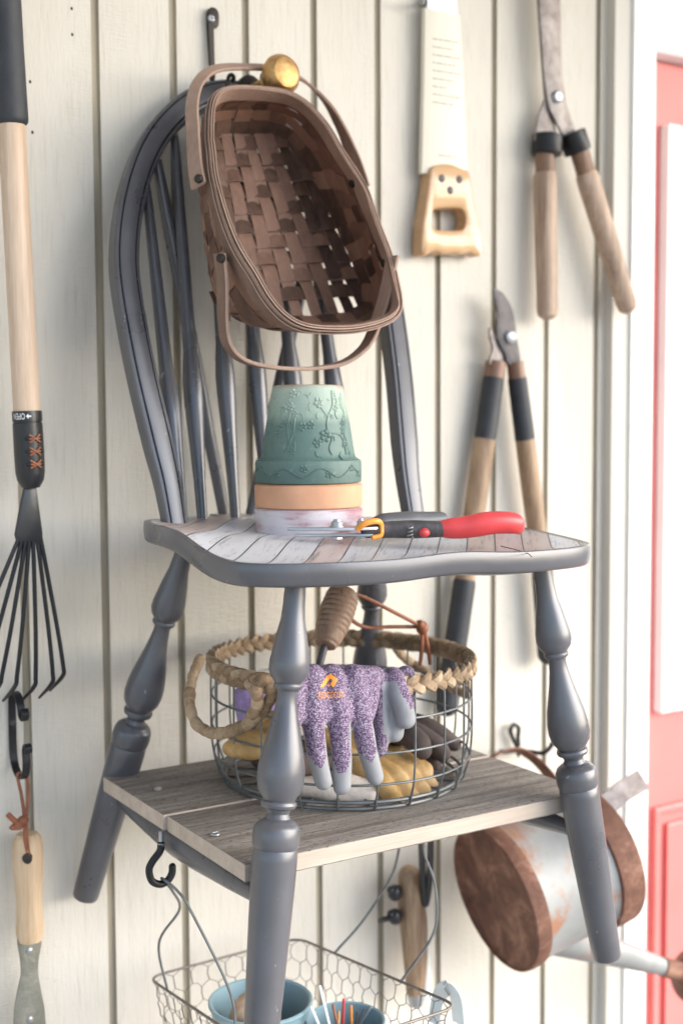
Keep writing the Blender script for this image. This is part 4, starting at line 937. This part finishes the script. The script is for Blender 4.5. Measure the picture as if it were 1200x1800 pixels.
s0 = A0+adir*.070+A([0, -.01, -.068]); s1 = W(1185, 1706, .14)
part('spout', tube(A([s0+(s1-s0)*t for t in np.linspace(0, 1, 16)]), np.linspace(.030, .0115, 16), 22, flat=.9), GALV, wc)
sdn = nrm(s1-s0); part('spout_tip', lathe(s1-sdn*.035, s1+sdn*.02, [(.0145, 0), (.0150, .5), (.014, 1)], 22), RUST, wc)
part('rose', lathe(s1+sdn*.012, s1+sdn*.055, [(.014, 0), (.020, .2), (.040, .85), (.042, .93), (.040, .97), (.004, 1.0)], 30), RUST, wc)
HT = W(907, 1318, .065)
hp = spline(A([A0+adir*.05+A([0, .015, RC*.93]), W(838, 1400, .13), W(850, 1350, .09), W(873, 1326, .072), HT, W(940, 1336, .072), W(975, 1372, .09), W(1022, 1405, .12), A0+adir*(LC-.03)+A([0, 0, RC*.92])]), 90)
part('bail_handle', ribbon(hp, nrm(A([.25, -.8, .35])), .017, .003), RUST, wc, smooth=30)
tc = A0+adir*(LC+.010); q = [(RC*.93*math.cos(a_), RC*.93*math.sin(a_)) for a_ in np.linspace(rad(20), rad(160), 24)]
part('hood', slab(A(q), .003, .0006, tc, nrm(np.cross(A([0, 0, 1.]), adir)), nrm(np.cross(adir, nrm(np.cross(A([0, 0, 1.]), adir))))), RUST, wc, smooth=30)
bk_ = spline(A([tc+A([0, -.01, .07]), tc+A([.03, -.012, .085]), tc+A([.07, -.014, .098])]), 12)
part('back_handle', ribbon(bk_, A([0, -.6, -.9]), .030, .003), PALEL if False else RUST2, wc, smooth=30)
dh = thing('forged_hook', 'black forged double hook behind the shelf holding the rusty watering can', 'hook', W(905, 1300, .01))
part('loop', tube(spline(A([W(911, 1318, .012), W(902, 1300, .012), W(897, 1284, .012), W(903, 1274, .012), W(911, 1280, .012), W(910, 1296, .012), W(911, 1312, .014)]), 40), .0032, 8), IRON, dh)
part('arm', tube(spline(A([W(880, 1322, .05), W(893, 1322, .03), W(910, 1320, .014), W(932, 1322, .03), W(955, 1324, .045), W(968, 1312, .05), W(970, 1306, .05)]), 40), np.interp(np.linspace(0, 1, 40), [0, .9, 1], [.0034, .0034, .0045]), 8), IRON, dh)
part('spike', lathe(W(910, 1316, .014), W(911, 1333, .014), [(.005, 0), (.004, .4), (.0006, 1)], 10), IRON, dh)

# ---------------------------------------------------------------- screw hook, hanging wire tray, contents
kx = W(283, 1470, .250)
ch_ = thing('screw_hook', 'black coated screw hook with silver shank under the left end of the shelf', 'hook', kx)
part('shank', lathe(W(283, 1462, .250), W(283, 1487, .250), [(.0026, 0), (.0026, .8), (.004, .82), (.004, 1)], 12), STEEL, ch_)
P = spline(A([W(283, 1484, .250), W(281, 1497, .250), W(268, 1515, .250), W(262, 1530, .250), W(267, 1549, .250), W(282, 1555, .250), W(295, 1548, .250), W(302, 1536, .250), W(303, 1524, .250)]), 50)
part('hook_bend', rounded(P, .0040, 12), IRON, ch_)
TC = {'bl': A([.022, -.060, -.678]), 'br': A([.235, -.060, -.676]), 'fr': A([.250, -.390, -.641]), 'fl': A([.022, -.390, -.643])}
ty = thing('wire_tray', 'chicken wire tray hanging below the shelf on long wire bails', 'basket', (.13, -.22, -.80))
def rounded_loop(P, r=.025, n=8):
    out = []
    k = len(P)
    for i in range(k):
        a, b, c = P[i-1], P[i], P[(i+1) % k]; p = b+nrm(a-b)*r; q = b+nrm(c-b)*r
        for t in np.linspace(0, 1, n): out.append((1-t)**2*p+2*t*(1-t)*b+t*t*q)
        d = b+(c-b); m0 = q; m1 = c+nrm(b-c)*r
        for t in np.linspace(0, 1, 10)[1:-1]: out.append(m0+(m1-m0)*t)
    return A(out)
loop = rounded_loop([TC['bl'], TC['br'], TC['fr'], TC['fl']])
lo2 = (loop-loop.mean(0))*A([.86, .88, 1])+loop.mean(0)+A([0, 0, -.115])
part('rim', tube(loop, .0017, 8, closed=True), WIREB, ty)
part('bottom_ring', tube(lo2, .0018, 8, closed=True), WIREB, ty)
# hexagonal netting laid on the sides (s = distance along the rim, h = depth)
sl2 = np.concatenate([[0], np.cumsum(np.linalg.norm(np.diff(np.vstack([loop, loop[:1]]), axis=0), axis=1))]); per = sl2[-1]
def side(s, h):
    s = s % per; f = min(h/.115, 1); a = A([np.interp(s, sl2, np.append(loop[:, i], loop[0, i])) for i in range(3)]); b = A([np.interp(s, sl2, np.append(lo2[:, i], lo2[0, i])) for i in range(3)])
    return a+(b-a)*f
net = []; hw = per/round(per/.0245); hh_ = .0215
rows = 6
for r_ in range(rows):
    y0 = r_*hh_; of = hw/2 if r_ % 2 else 0
    for k in range(int(round(per/hw))):
        s = k*hw+of
        j = lambda: RNG.normal(0, .0009)
        p = side(s, y0+.3*hh_*1); q1 = side(s+hw/2, y0); q2 = side(s-hw/2, y0); e_ = side(s, y0+hh_)
        for a_, b_, r0 in ((q1, p, .00050), (q2, p, .00050), (p, e_, .00075)):
            if y0+hh_ <= .1151+.002: net.append(tube(A([a_, (a_+b_)/2+A([j(), j(), j()]), b_]), r0, 4, cap=False))
part('netting', merge(*net), WIREB, ty)
bt = []
for i in range(9):
    t = (i+.5)/9; a_, b_ = lo2[0]*0, 0
mn, mx = lo2.min(0), lo2.max(0)
for k in range(8):
    x = mn[0]+(mx[0]-mn[0])*(k+.5)/8; bt.append(tube(A([[x, mn[1], np.interp(mn[1], [mn[1], mx[1]], [lo2[:, 2].max(), lo2[:, 2].min()])], [x, mx[1], lo2[:, 2].min()]]), .0009, 5))
for k in range(11):
    y = mn[1]+(mx[1]-mn[1])*(k+.5)/11; z = np.interp(y, [mn[1], mx[1]], [lo2[:, 2].max(), lo2[:, 2].min()]); bt.append(tube(A([[mn[0], y, z+.001], [mx[0], y, z+.001]]), .0009, 5))
part('bottom_netting', merge(*bt), WIREB, ty)
hb = W(284, 1551, .250)
def lrim(f): return TC['bl']+(TC['fl']-TC['bl'])*f
def rrim(f): return TC['br']+(TC['fr']-TC['br'])*f
part('bail', tube(spline(A([lrim(.18), lrim(.18)+A([-.01, 0, .06]), W(315, 1600, .17), W(303, 1567, .225), hb+A([0, 0, .004]), W(312, 1567, .262), W(337, 1605, .270), lrim(.70)+A([-.004, 0, .05]), lrim(.72)]), 80), .0016, 8), WIRE, ty)
hr = W(737, 1452, .24)
part('bail', tube(spline(A([rrim(.26), W(640, 1616, .165), W(690, 1535, .19), hr+A([-.01, .02, -.01]), hr, W(745, 1500, .26), W(765, 1560, .275), W(762, 1640, .285), rrim(.68)]), 80), .0016, 8), WIRE, ty)
def tin(px, d, r, h, label):
    c = W(px[0], px[1], d); t = thing('enamel_tin', label, 'tin', c-A([0, 0, h]), 'blue tins in the wire tray')
    part('tin_wall', lathe(c-A([0, 0, h]), c, [(r*.84, 0), (r*.86, .01), (r*.97, .93), (r, .95), (r*1.03, .965), (r*1.03, .99), (r, 1.0), (r*.95, .985), (r*.93, .9), (r*.80, .05), (.001, .045)], 48), TEAL, t)
    return t, c
t1, c1 = tin((458, 1757), .235, .058, .100, 'blue enamel tin holding a cork ball at the left of the wire tray')
t2, c2 = tin((607, 1792), .300, .044, .095, 'blue enamel tin full of small garden picks at the right of the wire tray')
solo('cork_float', ball(c1+A([-.014, -.012, -.020]), .030, (1, 1, 1.25), 24, 14), CORK, 'round cork coloured float inside the left blue tin', 'float')
pick_specs = [(562, 1735, .0016, WHITEPL, 'white plastic plant label with a pointed end in the right blue tin', 'plant label'), (547, 1772, .0018, WHITEPL, 'white stick leaning left over the rim of the right blue tin', 'stick'),
              (585, 1768, .0016, LEATHER, 'rust red stick between the white ones in the right blue tin', 'stick'), (604, 1758, .0016, REDGRIP, 'red tipped stick in the right blue tin', 'stick'), (640, 1775, .0013, DKGRIP, 'dark thin steel pick at the right of the right blue tin', 'pick'), (652, 1772, .0013, STEEL, 'bright steel pick at the far right of the right blue tin', 'pick'), (628, 1780, .0013, DARKBLADE, 'dark pick near the middle of the right blue tin', 'pick'), (617, 1770, .0016, ORANGE, 'orange stick in the middle of the right blue tin', 'stick'), (595, 1780, .0018, TANL, 'tan wooden stick at the front of the right blue tin', 'stick'), (572, 1776, .0013, STEEL, 'thin steel wire pick at the left of the right blue tin', 'pick')]
for x, y, r, mt, lb, ct in pick_specs:
    top = W(x, y, .295); bot = c2+A([RNG.normal(0, .012), RNG.normal(0, .012), -.085]); solo('garden_' + ct.replace(' ', '_'), rounded(A([bot, (top+bot)/2, top]), r, 8), mt, lb, ct, 'small picks in the right blue tin')
pl_ = [W(770, 1755, .33), W(785, 1738, .345), W(800, 1752, .355)]
solo('folded_label', ribbon(spline(A([W(762, 1800, .33)]+pl_+[W(806, 1800, .35)]), 40), A([.2, -1, .2]), .018, .0012), WHITEPL, 'white plastic strip bent over at the right corner of the wire tray', 'plant label', smooth=30)

# ---------------------------------------------------------------- wooden handled tool behind the tray
bt_ = thing('pruning_saw', 'curved wooden handled tool with black knobs hanging behind the wire tray', 'hand tool', W(735, 1740, .03))
hpts = [(719, 1541, .050), (722, 1580, .052), (726, 1620, .053), (729, 1660, .054), (730, 1700, .055), (730, 1740, .055)]
P = spline(A(L(*hpts)), 40)
part('handle', rounded(P, np.interp(np.linspace(0, 1, 40), [0, .15, .4, .75, 1], [.0165, .0195, .0205, .0175, .0140]), 22, flat=.9), WARMWOOD, bt_)
part('ferrule', tube(A([W(730, 1738, .055), W(730, 1752, .055), W(731, 1768, .056)]), [.0125, .0120, .0095], 16), STEEL, bt_)
for x, y in ((694, 1570), (694, 1612)):
    c = W(x, y, .056); part('knob', merge(ball(c, .0105, (1, 1, 1.1), 14, 10), ball(c+A([-.008, -.002, .006]), .006, (1, 1, 1), 10, 8)), BLACKPL, bt_)
c = W(692, 1612, .058); part('bolt_end', lathe(c, c+A([-.028, -.006, .002]), [(.004, 0), (.004, .8), (.003, 1)], 10), BLACKPL, bt_)
part('cord_loop', merge(tube(spline(A([W(739, 1440, .14), W(741, 1500, .10), W(744, 1560, .075), W(747, 1590, .07), W(752, 1570, .075), W(756, 1520, .095), W(757, 1440, .14)]), 50), .0048, 10)), BLACKPL, bt_)
part('white_strip', tube(A([W(741, 1590, .05), W(747, 1660, .05), W(753, 1760, .05)]), [.004, .007, .006], 10, flat=.4), WHITEPL, bt_)
